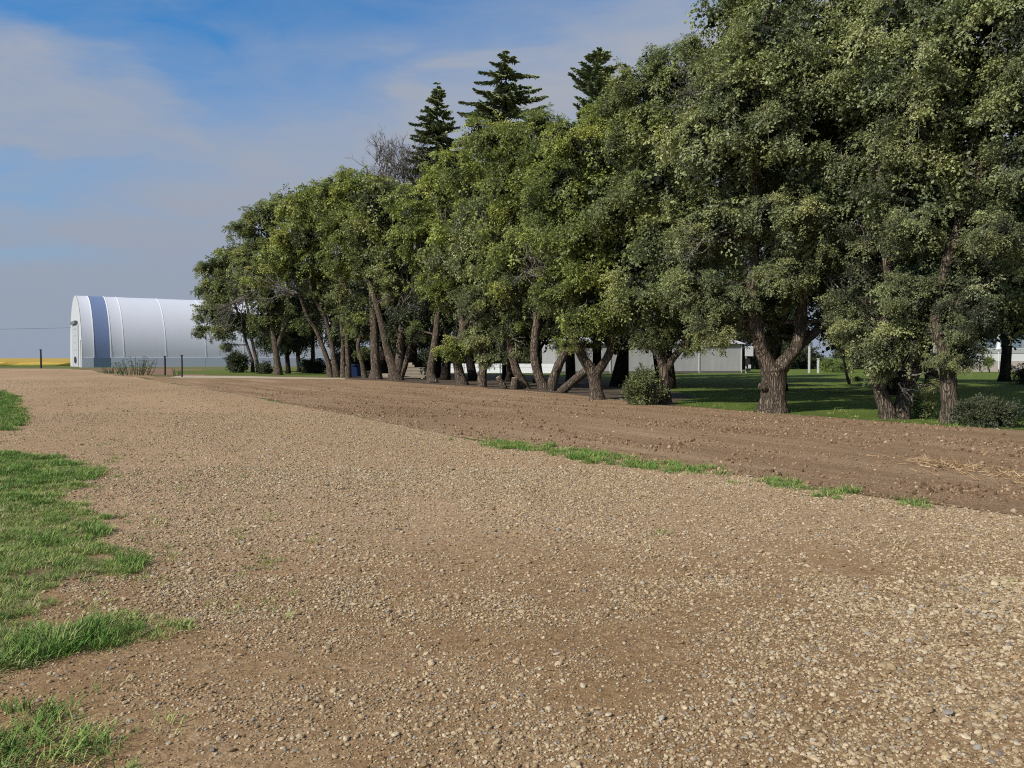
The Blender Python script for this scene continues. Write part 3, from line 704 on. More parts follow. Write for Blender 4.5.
tree('elm_tree', 'single straight trunked dark tree just left of the round bush at the right edge', 20.2, (949, 424),
     [[(950, 424, 11, 0), (950, 408, 9, 0), (949, 390, 8.5, 0), (948, 370, 8, 0), (943, 345, 7, 0), (936, 320, 6, 0), (950, 250, 5, 0), (985, 150, 4, 0), (990, 40, 3, 0)],
      [(944, 340, 4, 0), (965, 315, 4, .3), (1000, 280, 4, .3), (1050, 230, 3, 0)]],
     [(960, 352, 22, -.2, -.05), (932, 358, 14, -.2, .05), (975, 325, 26, .3, -.25), (1010, 318, 24, 1, -.2), (945, 290, 34, .2, -.2), (985, 270, 40, .6, -.15), (1035, 270, 44, -.4, -.05), (1020, 215, 44, -.8, .06), (965, 200, 44, .5, -.1),
      (1000, 130, 58, -.8, .05), (1070, 160, 70, 0), (980, 40, 64, -.5, .0), (1060, 50, 80, 0, .05), (1010, -50, 90, 0), (1110, 260, 60, 0), (940, 140, 36, 1), (952, 305, 26, -1.0, -.12), (938, 330, 18, -1.0, -.05), (965, 240, 30, -1.2, .02), (985, 175, 34, -1.5), (992, 95, 40, -1.5, .05), (915, 150, 40, 1.5, -.1), (925, 60, 46, 1.5), (948, 364, 13, -.6, .1)],
     FR, 3, leaf='leafg', dens=1.1, seg=14, tint=.42, dead=[(1010, 268, .9, .1, 1.5, 4), (1005, 190, .5, -.5, 1.4, 4)])
# ---- E
tree('elm_tree', 'slim dark trunked tree with a small bush leaning on its left side', 28.6, (665, 405),
     [[(666, 405, 6.5, 0), (665, 390, 5.5, 0), (664, 372, 5, 0), (661, 360, 4.5, 0), (653, 345, 4, 0), (650, 320, 3.5, 0), (655, 250, 3, 0), (660, 150, 2.5, 0), (655, 90, 2, 0)],
      [(665, 372, 4, 0), (673, 358, 4, 0), (683, 345, 3.5, 0), (695, 310, 3, 0), (700, 200, 3, 0), (705, 100, 2, 0)]],
     [(640, 290, 36, -.5), (690, 295, 34, -.4, -.1), (660, 245, 44, -.8, .05), (700, 225, 42, 0), (650, 185, 46, -.8, .08), (690, 140, 50, -.3, .05), (676, 88, 40, 0, .08), (712, 66, 34, 0), (648, 335, 20, 0, -.1), (655, 62, 22, 0, .1), (690, 48, 18, 0, .1), (636, 130, 38, 0, .08),
      (705, 332, 20, -.5, .15), (690, 345, 14, -.2), (725, 105, 40, 0), (676, 330, 22, .5, -.2), (620, 210, 34, .3), (632, 85, 26, 0, .1), (722, 290, 24, -.2, .1)],
     FR, 4, leaf='leaf', dens=1.1, seg=12, dead=[(722, 118, -.4, -.3, 1.6, 5)])
# ---- F
tree('elm_tree', 'pale trunked tree forking into a wide Y beside the slim tree with the bush', 31.7, (598, 400),
     [[(598, 400, 8, 0), (596, 388, 6.8, 0), (594, 376, 6.8, 0), (590, 368, 6, 0), (583, 358, 5, 0), (577, 345, 4.5, 0), (576, 330, 4, 0), (585, 280, 3.5, 0), (575, 200, 3, 0), (590, 140, 2, 0)],
      [(594, 376, 5.5, 0), (602, 365, 5, 0), (610, 352, 4.5, .1), (612, 335, 4, .2), (620, 280, 3.5, 0), (615, 200, 3, 0)]],
     [(590, 150, 40, 0, .08), (558, 185, 38, -.6, .1), (618, 200, 44, -.4, .05), (580, 240, 42, -1.2, .08), (622, 265, 38, -.6, -.05), (556, 232, 34, -.3, .08), (592, 300, 34, -1.0, .05), (560, 285, 28, -.4), (612, 322, 24, -.4, -.1), (578, 325, 20, -.6, .05),
      (602, 120, 28, 0, .08), (560, 140, 30, 0, .05), (566, 345, 10, -.5, .25), (540, 210, 26, 0), (590, 270, 30, -1.4, .15), (588, 345, 12, .4, -.1), (640, 240, 30, 0)],
     FR, 5, leaf='leafy', dens=1.1, seg=12, dead=[(545, 275, -.9, .1, 1.2, 4), (575, 262, -.4, -.5, 1.2, 3)])
# ---- G
tree('elm_tree', 'tree forked at the ground into a knotted upright stem and a leaning stem', 40.0, (548, 391),
     [[(546, 391, 6, 0), (541, 382, 5.2, 0), (537, 372, 5, 0), (534, 355, 4.6, 0), (535, 335, 4.2, 0), (537, 310, 4, 0), (532, 260, 3.5, 0), (525, 200, 3, 0), (520, 140, 2, 0)],
      [(550, 391, 6, 0), (554, 377, 5, 0), (560, 362, 4.6, 0), (567, 350, 4, 0), (574, 338, 3.4, 0), (572, 300, 3, .3)]],
     [(520, 148, 38, 0, .08), (508, 190, 38, -.6, .05), (532, 225, 36, -.8, .05), (496, 142, 28, 0, .05), (545, 160, 34, 0, .08), (515, 275, 30, .5, -.1), (548, 300, 26, .8, -.2), (560, 320, 22, .8, -.2), (502, 245, 30, -.2, .02), (540, 122, 22, 0, .05), (520, 318, 22, 1.5, -.25), (560, 345, 12, .3, -.05), (540, 270, 30, 0)],
     FR, 6, leaf='leafy', dens=1.05, dead=[(520, 250, -.3, -.3, 1.2, 3)])
tree('elm_tree', 'tree with grey trunk leaning left next to the two cut stumps', 42.5, (524, 389),
     [[(525, 389, 6, 0), (521, 380, 4.8, 0), (516, 370, 4.6, 0), (512, 355, 4, 0), (508, 335, 3.5, 0), (500, 300, 3, 0), (498, 240, 2.5, 0)]],
     [(500, 300, 28, .4, -.2), (512, 332, 20, .2, -.15), (490, 262, 28, .2, -.05), (518, 350, 12, -.2), (528, 300, 26, 1, -.25), (500, 225, 28, .6), (478, 300, 22, 0, -.1)],
     FR, 7, dens=1.0, dead=[(515, 340, .4, .2, .8, 2)])
tree('elm_tree', 'short pale trunked tree with low light green sprigs left of the cut stumps', 45.5, (482, 387),
     [[(482, 387, 5.6, 0), (482, 377, 5, 0), (483, 368, 4.6, 0), (480, 350, 3.6, 0), (476, 325, 3, 0), (480, 280, 2.5, 0)], [(484, 368, 3.4, 0), (492, 358, 3, 0), (503, 346, 2.4, 0)]],
     [(492, 345, 17, -.3, .15), (478, 335, 17, -.3, .1), (503, 354, 12, -.3, .15), (476, 300, 22, 0, -.15), (470, 258, 28, 0), (490, 320, 18, .3), (486, 361, 9, -.2, .1), (480, 220, 30, 0, .05)],
     FR, 8, leaf='leafg', dens=1.0)
tree('elm_tree', 'tree with a pale broken Y fork above low hanging leaf tufts', 49.0, (461, 385),
     [[(463, 385, 6, 0), (459, 372, 5, 0), (457, 358, 4.6, 0), (460, 342, 4.2, 0), (463, 328, 4.2, 0), (461, 318, 3.4, 0), (459, 309, 3, 0)], [(464, 328, 3.5, 0), (469, 317, 3.2, 0), (471, 300, 2.8, .3), (468, 240, 2.4, .3), (478, 180, 2, 0)]],
     [(448, 346, 15, -.4, .18), (466, 344, 15, -.2, .12), (456, 354, 10, -.3, .1), (465, 272, 28, .6, -.1), (457, 228, 32, -.4, .05), (480, 195, 34, -.4, .05), (462, 165, 28, 0, .08), (488, 225, 28, .4), (480, 132, 20, 0, .05), (450, 290, 24, .8, -.2), (470, 298, 14, .9, -.1)],
     FR, 9, leaf='leafy', dens=1.0, dead=[(458, 240, .1, -.8, 1.4, 3), (485, 235, .7, -.5, 1.2, 2)])
tree('elm_tree', 'tan trunked tree with severed base standing left of the white low fence', 54.0, (432, 383),
     [[(433, 383, 6, 0), (431, 372, 4.8, 0), (433, 355, 4, 0), (436, 335, 3.6, 0), (438, 312, 3.2, 0), (441, 290, 2.8, 0), (440, 220, 2.2, 0), (436, 180, 1.6, 0)]],
     [(428, 202, 32, 0, .08), (447, 232, 30, -.6, .05), (424, 248, 28, 0), (452, 188, 26, 0, .1), (412, 218, 26, 0, .02), (432, 285, 24, .6, -.2), (448, 310, 18, .8, -.2), (415, 330, 14, 1, -.2), (440, 165, 20, 0, .1)],
     FR, 10, leaf='leafy', dens=1.0, dead=[(438, 285, .4, -.6, 1.6, 4)])
tree('elm_tree', 'many stemmed grey tree spreading from one thick base, right of the straight brown trunk', 59.0, (396, 381),
     [[(396, 381, 8.5, 0), (394, 370, 6.5, 0), (389, 355, 5, 0), (384, 335, 4, 0), (378, 310, 3.4, 0), (370, 285, 2.8, 0), (362, 262, 2, 0)],
      [(397, 375, 5, 0), (400, 355, 4.5, 0), (401, 335, 4, 0), (405, 315, 3.4, 0), (415, 302, 2.6, 0), (425, 288, 2, 0), (420, 230, 1.6, 0)],
      [(399, 378, 3.4, 0), (407, 358, 3, 0), (410, 335, 2.4, .4), (408, 312, 2, .4)]],
     [(380, 200, 30, 0, .05), (402, 208, 30, 0, .02), (400, 248, 32, -.3, -.02), (390, 275, 20, -1.0, .22), (394, 296, 12, -.8, .35), (370, 230, 28, 0), (418, 260, 22, .8, -.1), (372, 265, 22, .5, -.15), (400, 330, 16, 1.5, -.25), (425, 320, 14, 1.5, -.25)],
     FR, 11, leaf='leaf', dens=1.0, dead=[(408, 300, .8, -.35, 3.0, 7), (400, 318, .5, -.6, 2.0, 4), (395, 300, -.2, .2, 1.4, 3)])
tree('elm_tree', 'straight thick brown trunk tree between the blue bin and the many stemmed tree', 62.0, (376, 380),
     [[(376, 380, 7, 0), (376, 368, 5.2, 0), (375, 350, 5, 0), (374, 325, 4.6, 0), (372, 295, 4, 0), (365, 240, 3, 0), (360, 200, 2, 0)]],
     [(350, 198, 26, 0, .1), (372, 188, 26, 0, .08), (358, 225, 28, 0, .05), (340, 225, 24, -.4, .05), (372, 290, 24, .8, -.2), (358, 325, 18, 1, -.2), (345, 260, 24, -.4, -.02), (330, 195, 22, 0, .1), (380, 320, 16, 1.4, -.25), (345, 178, 14, 0, .05)],
     FR, 12, leaf='leafy', dens=1.0)
tree('elm_tree', 'thin curved stem tree leaning over the dark blue bin', 66.0, (364, 378),
     [[(365, 378, 3, 0), (362, 362, 2.4, 0), (358, 345, 2.2, 0), (362, 325, 1.8, 0), (350, 290, 1.5, 0)]],
     [(362, 350, 10, .4, -.1), (352, 312, 18, .5, -.15), (362, 300, 18, 1, -.2)], FR, 13, dens=.9)
tree('elm_tree', 'pair of slender grey stems bending left over the open lane', 69.0, (333, 377),
     [[(331, 377, 3.6, 0), (328, 362, 2.8, 0), (322, 345, 2.4, 0), (316, 330, 2.2, 0), (307, 316, 1.8, 0), (298, 290, 1.4, 0)],
      [(337, 377, 4, 0), (334, 360, 3, 0), (331, 340, 2.6, 0), (325, 318, 2.4, 0), (317, 303, 2, 0), (311, 288, 1.7, 0), (305, 240, 1.4, 0)]],
     [(300, 205, 26, 0, .05), (318, 195, 22, 0, .1), (332, 215, 24, -.4, .1), (308, 235, 26, -.3), (285, 240, 20, -.6, .3), (272, 262, 18, -.6, .28), (302, 270, 24, 0, -.05), (325, 258, 24, 0, .05), (318, 295, 20, 1, -.2), (258, 275, 16, -.3, .2), (335, 185, 18, 0, .08), (305, 320, 16, 1.5, -.2)],
     FR, 14, leaf='leafy', dens=1.0, dead=[(300, 296, -.9, -.1, 3.2, 7), (262, 290, -.7, .4, 2.0, 5)])
tree('elm_tree', 'tall thin double stem growing up together left of the dark blue bin', 67.0, (345, 378),
     [[(344, 378, 3.4, 0), (343, 360, 2.6, 0), (343, 340, 2.2, 0), (341, 315, 2, 0), (342, 270, 1.6, 0)],
      [(348, 378, 3.6, 0), (348, 360, 2.8, 0), (347, 340, 2.6, 0), (348, 312, 2.4, 0), (346, 280, 2, 0), (350, 220, 1.6, 0)]],
     [(340, 290, 20, .5, -.15), (352, 255, 24, 0, .02), (338, 325, 14, .8, -.2), (350, 230, 20, 0)], FR, 15, dens=.9)
tree('elm_tree', 'grey upright trunk among dark stems at the left end of the row', 78.0, (277, 375),
     [[(278, 375, 4.8, 0), (277, 362, 3.6, 0), (275, 345, 3.2, 0), (272, 325, 2.6, 0), (268, 290, 2, 0), (268, 230, 1.6, 0)], [(276, 350, 2.4, 0), (281, 335, 2.2, 0), (288, 300, 1.8, 0), (285, 230, 1.3, 0)]],
     [(262, 215, 20, 0, .02), (282, 203, 20, 0, .04), (258, 240, 20, 0), (248, 262, 20, -.5, .1), (250, 285, 20, -.5, -.05), (272, 295, 22, 0, -.1), (288, 318, 16, .5, -.15), (262, 318, 16, .5, -.1), (276, 340, 10, 1, -.2), (270, 262, 22, 0), (240, 228, 14, 0, .02)],
     FR, 16, leaf='leaf', dens=1.0, dead=[(248, 300, -.8, .5, 2.8, 7)])
tree('elm_tree', 'leftmost tree of the row, its crown reaching out over the white building', 92.0, (254, 370.5),
     [[(253, 371, 2.2, 0), (252, 360, 1.6, 0), (247, 345, 1.5, 0), (242, 325, 1.3, 0), (230, 290, 1, 0)], [(259, 371, 2.4, 0), (256, 358, 1.8, 0), (252, 340, 1.6, 0), (246, 300, 1.3, 0), (232, 255, 1, 0)]],
     [(232, 253, 18, 0), (216, 266, 16, 0), (212, 288, 16, 0), (208, 312, 15, 0, -.02), (201, 330, 10, 0, .05), (232, 285, 20, 0, -.05), (238, 318, 18, 0, -.1), (222, 330, 13, 0, -.05), (220, 305, 16, -.5, -.05), (205, 268, 10, 0), (252, 330, 12, .5, -.1), (228, 345, 8, 0, -.05)],
     FR, 17, dens=1.0, dead=[(238, 310, -.4, .8, 2.2, 5)])

# ---- spruces and bare top
def spruce(label, px, top, Y, hw, low, droop, seed, asc=.0, gaps=.0, lev=.52):
    rg = np.random.default_rng(seed); T = P(px, top, Y); H = T[2]; root = empty('spruce_tree', (T[0], Y, 0), label, 'spruce tree', 'spruce trees standing up behind the row')
    tb = MB(); tb.tube([(T[0], Y, -.1), (T[0], Y, H*.5), (T[0], Y, H+.1)], [.32, .2, .02], 8); tb.build('trunk', M['barkd'], root, True)
    cb = MB(); nb = MB(); z = H-.15; zl = P(px, low, Y)[2]
    while z > H*.25:
        f = (H-z); R0 = hw*(1-math.exp(-f/2.9))*(1+.02*f) + .05
        nbr = 6 if z > zl-3 else 5
        a0 = rg.uniform(0, 6.28)
        for i in range(nbr):
            if rg.uniform() < gaps: continue
            a = a0 + i*2*PI/nbr + rg.normal(0, .3); L = R0*rg.uniform(.62, 1.3); z_ = z + rg.normal(0, .2); d = np.array((math.cos(a), math.sin(a), 0))
            n = 8; t = np.linspace(0, 1, n)[:, None]
            zz = L*(asc*t - droop*t**1.2 + droop*.75*t**3)
            pts = np.array((T[0], Y, z_)) + d*L*t + np.concatenate([np.zeros((n, 2)), zz], 1)
            nb.tube(pts, np.linspace(.03+.008*L, .008, n), 4, cap=False)
            m = max(18, int(L*52)); tt = rg.uniform(.12, 1.03, m)
            pos = np.array((T[0], Y, z_)) + d*L*tt[:, None]; pos[:, 2] += L*(asc*tt - droop*tt**1.2 + droop*.75*tt**3)
            side = np.array((-d[1], d[0], 0)); sg = rg.choice([-1, 1], m)
            dr = d*rg.uniform(.3, 1, (m, 1)) + side*sg[:, None]*rg.uniform(.2, 1.0, (m, 1)) + np.array((0, 0, -.25)) + rg.normal(0, .15, (m, 3)) + np.array((0, 0, asc*.7)); dr /= np.linalg.norm(dr, axis=1)[:, None]
            ln = (.26+.36*(1-tt)*L**.5)*rg.uniform(.6, 1.2, m)
            for rollv in (0, 1):
                w = np.cross(dr, (0, 0, 1.0)) if rollv == 0 else np.tile(np.array((0, 0, 1.0)), (m, 1)); w /= np.linalg.norm(w, axis=1)[:, None]+1e-9; w = w*(.055+.03*rg.uniform(0, 1, m))[:, None]
                q = np.stack([pos - w*.3, pos + dr*ln[:, None]*.45 - w, pos + dr*ln[:, None], pos + dr*ln[:, None]*.45 + w], 1)
                cb.add(q.reshape(-1, 3), np.arange(m*4).reshape(-1, 4), None, np.clip(.35+.25*tt+rg.normal(0, .1, m), 0, 1))
        z -= lev*rg.uniform(.75, 1.25)*(.5 if f < .9 else .72)*(1+.03*f)
    nb.build('branch', M['barkd'], root); cb.build('crown', M['needle'], root)
spruce('slender pointed spruce, leftmost of the three rising over the row', 437, 87, 66, 2.35, 200, .28, 31, .0, .05, .5)
spruce('broad dark spruce with long layered limbs, tallest of the three', 506, 52, 60, 3.7, 140, .12, 32, -.02, .16, .62)
spruce('open greyish spruce with upswept branches, nearest to the right big crowns', 598, 49, 56, 2.5, 120, .05, 33, .45, .10, .55)
spruce('small hidden spruce tip right beside the open greyish spruce', 626, 66, 60, 1.3, 120, .10, 34, .30, .10, .5)
rg = np.random.default_rng(77)
c0 = P(402, 190, 66); root = empty('bare_tree', (c0[0], 66, 0), 'brown nearly leafless twiggy treetop left of the slender spruce', 'tree')
tb = MB(); tb.tube([(c0[0], 66, -.1), (c0[0]+.3, 66, 8), (c0[0], 66, c0[2])], [.25, .18, .08], 8); tb.build('trunk', M['barkd'], root, True)
db = MB()
for i in range(125):
    p = P(402+rg.uniform(-26, 26), 182+rg.uniform(-22, 20), 66)+np.array((0, rg.uniform(-1.5, 1.5), 0))
    twigs(db, p, (rg.normal(0, .5), rg.normal(0, .3), 1), 1.7*rg.uniform(.7, 1.2), .045, rg, 2, .3, 4)
db.build('branch', M['dead'], root)

# ---- rear trees, front row's shade painted into their dark colours: three kinds, copied
def rear_proto(seed, H, cb_, rad, hidden=False):
    rg = np.random.default_rng(seed); root = empty('shade_tree', (0, 0, 0), 'x', 'tree')
    tb = MB(); tb.tube([(0, 0, -.1), (.05, .05, .5), (.2*rg.normal(), 0, 2.0), (.4*rg.normal(), .3, H*.55), (0, 0, H*.8)], [.44, .33, .29, .2, .1], 12, 0, .08, rg)
    b = MB(); LPs = []
    for i in range(17):
        a = rg.uniform(0, 6.28); rr = rad*.62*math.sqrt(rg.uniform(.05, 1)); z = cb_ + 1.3 + (H-cb_-2.6)*rg.uniform(0, 1)
        rr *= 1.0 if z < H*.6 else .65
        r = rg.uniform(1.5, 2.2); z += (r*.85-1.3)*(z < cb_+3); c = np.array((rr*math.cos(a), rr*math.sin(a), z))
        lobe(b, c, r, rg, 1.15, .35, .75, SPRF, fill=420)
        tb.tube(curve((0, 0, max(2.0, z-2.5)), c, rg, 6, .1), np.linspace(.12, .04, 6), 5)
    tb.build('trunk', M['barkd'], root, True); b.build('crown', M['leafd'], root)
    return root
RP = [rear_proto(201, 11.5, 2.3, 4.8), rear_proto(202, 13.5, 2.9, 5.2), rear_proto(203, 10.0, 1.9, 4.2)]
rear = [(616, 46.5, 0, 'dark shaded tree with a black trunk in front of the long white shed', .95), (934, 41, 1, 'black trunk shaded tree behind the single straight trunked tree', 1),
        (1004, 56, 1, 'dark leaning trunk shaded tree in front of the house windows', 1.1), (896, 36, 2, 'shaded tree hidden behind the low forked tree', 1), (781, 40, 1, 'shaded tree hidden behind the thick furrowed trunk', .95),
        (668, 43, 2, 'shaded tree hidden behind the slim trunked tree', 1), (572, 50, 1, 'shaded tree behind the leaning log', 1), (538, 53, 0, 'shaded tree behind the knotted upright stem', 1), (511, 55, 2, 'black trunk rising behind the two cut stumps', 1.1),
        (473, 58, 1, 'shaded tree behind the pale trunked tree with low sprigs', 1), (445, 60, 0, 'shaded tree behind the left end of the white low fence', 1.1), (412, 66, 1, 'shaded tree rising behind the stack of pale boards', 1), (384, 68, 2, 'shaded tree behind the straight brown trunk', 1.2),
        (352, 86, 0, 'shaded tree directly behind the dark blue bin', 1), (314, 88, 1, 'dark stout tree second left of the slender grey stems', .9), (299, 92, 0, 'dark tree just left of the slender grey stems', .95), (288, 84, 2, 'dark tree right beside the grey upright trunk', .9),
        (395, 108, 2, 'far tree left of the low white fence', 1.0), (432, 112, 0, 'far tree behind the left end of the low white fence', 1.0), (478, 116, 2, 'far tree behind the middle of the low white fence', 1.0), (526, 112, 0, 'far tree behind the right end of the low white fence', 1.0), (575, 118, 0, 'far tree behind the left part of the long shed', 1.0), (622, 112, 2, 'far tree behind the middle of the long shed', 1.1), (668, 116, 0, 'far tree behind the second seam of the long shed', 1.1), (706, 112, 2, 'far tree behind the right part of the long shed', 1.1),
        (742, 120, 0, 'far tree behind the right corner of the long shed', 1.1), (790, 124, 2, 'far tree behind the thick forked trunk', 1.2), (838, 122, 0, 'far tree behind the bright hedge', 1.1), (880, 126, 2, 'far tree right of the bright hedge', 1.2), (955, 118, 0, 'far tree behind the left end of the house', 1.2), (1010, 118, 2, 'far tree behind the house roof', 1.4),
        (899, 49, 1, 'tall shaded tree filling the gap above the sunlit lawn', 1.0), (773, 52, 1, 'tall shaded tree well behind the thick furrowed trunk', 1.15), (661, 52, 1, 'tall shaded tree before the middle of the long shed', 1.1),
        (1075, 44, 2, 'shaded tree beyond the right edge bush', 1.1)]
def copy_tree(o, parent=None):
    c = o.copy(); col.objects.link(c); c.parent = parent
    for ch in list(o.children): copy_tree(ch, c)
    return c
first = {}
for i, (px, Y, k, lb, s) in enumerate(rear):
    o = RP[k] if k not in first else copy_tree(RP[k]); first[k] = 1
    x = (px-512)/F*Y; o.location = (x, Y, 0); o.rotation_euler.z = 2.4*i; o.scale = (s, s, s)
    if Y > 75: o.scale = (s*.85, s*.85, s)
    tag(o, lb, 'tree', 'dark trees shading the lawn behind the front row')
    if px == 1004: o.rotation_euler.x = 0.06

# ---- bushes, saplings, hedges, far tree belt
def bush(name, label, px, py, Y, rx, rz, seed, leaf='leaf', tint=.5, dens=1.0, group=None, cat='bush', ss=None, stems=5, up=.25):
    rg = np.random.default_rng(seed); c = P(px, py, Y); k = Y/F; root = empty(name, (c[0], Y, 0), label, cat, group)
    b = MB(); tb = MB(); rx *= k; rz *= k; rr = min(rx, rz)*.62
    for i in range(9):
        a = rg.uniform(0, 6.28); q = math.sqrt(rg.uniform(0, 1))
        cc = c + np.array(((rx-rr)*q*math.cos(a), (rx-rr)*q*math.sin(a), (rz-rr*.75)*(1-q*q*.85)*rg.uniform(-1, 1) - rz*.22*q*q))
        lobe(b, cc, rr, rg, ss or max(.22, rr*.7), tint, dens, SPR if Y < 45 else SPRF, fill=50, clumps=8, up=up)
        if i < stems: tb.tube(curve((c[0]+rg.normal(0, .1), Y, -.03), cc, rg, 5), np.linspace(.03, .012, 5), 5, cap=False)
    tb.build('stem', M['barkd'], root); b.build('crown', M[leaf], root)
    return root
bush('bush', 'feathery green bush touching the left side of the slim trunk', 643, 388, 28.2, 17, 18, 41, tint=.30, dens=.75, ss=.5, up=.4)
bush('bush', 'round dark bush on the soil edge at the far right', 991, 410, 19.3, 31, 21, 42, 'leafd', .75, ss=.35)
bush('bush', 'dark bush right of the leaning trunk before the house', 1030, 372, 50, 22, 18, 43, 'leafd', .6)
bush('bush', 'small dark rounded bush at the foot of the leftmost tree', 236, 359, 90, 12, 8.5, 44, 'leafd', .6, ss=.9)
bush('bush', 'low dark scrub behind the grey upright trunk', 265, 368, 84, 8, 5, 45, 'leafd', .6, ss=.7)
bush('bush', 'dark scrub between the stout dark stems', 312, 366, 88, 12, 8, 46, 'leafd', .5, ss=.9)
bush('hedge', 'bright green sunlit hedge between white posts beyond the lawn', 836, 364, 92, 20, 7, 47, 'hedge', .6, ss=.8)
bush('bush', 'pale flowering bush against the house wall', 990, 361, 91, 6, 4, 48, 'hedge', .7, ss=.4)
bush('bush', 'low leafy tuft growing beside the fork of the low tree', 925, 403, 21.8, 9, 10, 49, tint=.6, ss=.28)
bush('bush', 'dark low bush behind the thick trunk at the lawn edge', 762, 405, 30, 8, 4, 50, 'leafd', .5, ss=.3)
rg = np.random.default_rng(9)
tree('sapling', 'thin leaning sapling standing alone on the shaded lawn', 50.0, (847, 384), [[(850, 384, 1.6, 0), (846, 372, 1.3, 0), (843, 355, 1.1, 0), (840, 335, .8, 0)]], [(842, 350, 8, 0, -.1), (838, 334, 12, 0, -.1), (855, 378, 5, -.3, .1)], None, 61, 'barkd', dens=.8, seg=6)
for i, px in enumerate([744, 764, 786, 808, 850, 878, 905, 925]):
    bush('bush', ['dark far bush right of the long shed', 'dark far bush second right of the shed', 'dark far bush behind the thick trunk', 'dark far bush left of the bright hedge', 'dark far bush right of the bright hedge', 'dark far bush beyond the low leaves', 'dark far bush behind the forked tree', 'dark far bush nearest the house'][i],
         px, 356-(i % 3)*2, 118+3*(i % 2), 15, 14+(i % 2)*3, 70+i, 'leafd', .5, group='dark bushes along the far edge of the lawn', ss=1.6)

for i in range(9):
    bush('bush', 'dark bush in the row behind the low white fence', 348+i*26, 359-(i % 3)*1.5, 103+2*(i % 2), 17, 10+(i % 2)*2, 300+i, 'leafd', .5, group='dark bushes behind the low white fence', ss=1.5)

# small weed tuft with dry stems on soil, tall weeds by building
def tall_weed(label, px, py, Y, hpx, wpx, seed, m='weed', n=26):
    rg = np.random.default_rng(seed); c = P(px, py, Y); k = Y/F; c[2] = 0; root = empty('tall_weed', tuple(c), label, 'weed'); b = MB(); b2 = MB(); h = hpx*k
    for i in range(n):
        e = c + np.array((rg.uniform(-1, 1)*wpx*k, rg.uniform(-.4, .4)*wpx*k, h*rg.uniform(.5, 1.0)))
        p = curve(np.array((c[0]*.35+e[0]*.65, e[1], 0)), e, rg, 5, .08); b.tube(p, np.linspace(.012+.0002*Y, .004+.0001*Y, 5), 4, cap=False)
        pos = p[1:].repeat(2, 0); d = rg.normal(0, 1, pos.shape); d[:, 2] = abs(d[:, 2])*.5; d /= np.linalg.norm(d, axis=1)[:, None]
        place_sprays(b2, pos, d, np.full(len(pos), h*.13), np.full(len(pos), .5), rg, SPRF)
    b.build('stem', M['weed'], root); b2.build('leaf', M[m], root)
tall_weed('tall feathery green weeds growing in front of the blue stripe', 136, 372, 76, 19, 22, 81, n=34)
tall_weed('low weeds growing along the white building right of the tall ones', 112, 371, 84, 8, 16, 82)
tall_weed('thin weedy stalk between the two dark fence posts', 176, 374, 74, 9, 6, 83, n=8)
# dry weed on the soil
gx, gy = G(957, 470); root = empty('dry_weed', (gx, gy, 0), 'upright straw coloured dry weed standing on the tilled soil', 'weed'); b = MB()
for i in range(16):
    e = np.array((gx, gy, 0)) + np.array((rg.normal(0, .09), rg.normal(0, .09), rg.uniform(.1, .26))); p = curve((gx, gy, 0), e, rg, 4)
    b.tube(p, np.linspace(.004, .002, 4), 4, cap=False)
b.build('stem', M['straw'], root)

# ------------------------------------------------------------------ arched white building
def m_fabric(name, c, trans=.25):
    m, nt, out = mat(name); v = coords(nt, (1, 1, .3)); n = noise(nt, v, .5, 5, .6); n2 = noise(nt, coords(nt), 3, 4, .7)
    cc = mix(nt, n, [x*.93 for x in c], c); cc = mix(nt, math_(nt, 'MULTIPLY', n2, .14), cc, (.45, .43, .42))
    principled(nt, out, cc, .55, bump(nt, n, .12, .06), .3); return m
MW = m_fabric('white cover', (.69, .72, .80)); MB_ = m_fabric('blue cover', (.15, .22, .40)); MSK = m_fabric('lower panel', (.62, .68, .80)); MSG = m_fabric('lower panel green', (.12, .19, .30))
MRB = simple('seam strip', (.90, .91, .93), .5, .05); MDR = simple('white door', (.50, .50, .52), .5, .06); MBK = simple('black rubber', (.02, .02, .022), .6); MSH = simple('door joint grey', (.38, .40, .44), .6)  # door joint strips are plain grey
X0, Y0, ang, BW, BH, WH = -74.6, 139.0, R(34), 10.0, 13.1, 1.7
LD = np.array((math.cos(ang), math.sin(ang), 0)); WD = np.array((-math.sin(ang), math.cos(ang), 0)); O0 = np.array((X0, Y0, 0))
def prof(n=28, gr=0.0):
    out = [(-(BW+gr), WH)]
    for i in range(n+1):
        a = PI*i/n; x = -(BW+gr)*math.cos(a); z = WH + (BH+gr-WH)*math.sin(a)**.92
        out.append((x, z))
    return out[1:]
def arch(b, t0, t1, gr=0.0, cols=6):
    pr = prof(36, gr); V = []
    for j in range(cols+1):
        t = t0 + (t1-t0)*j/cols; sag = .09*math.sin(PI*j/cols)
        for (x, z) in pr: V.append(O0 + LD*t + WD*(BW + x*(1-sag*.02)) + np.array((0, 0, WH + (z-WH)*(1-sag*.03))))
    n = len(pr); b.add(V, [(j*n+i, (j+1)*n+i, (j+1)*n+i+1, j*n+i+1) for j in range(cols) for i in range(n-1)])
BLD = empty('storage_building', tuple(O0), 'white arched fabric storage building with one blue stripe beside the yellow field', 'building')
seams = [0, 1.76, 4.44, 6.5, 13.5, 20.5, 27.5, 34.5, 41.5, 47]
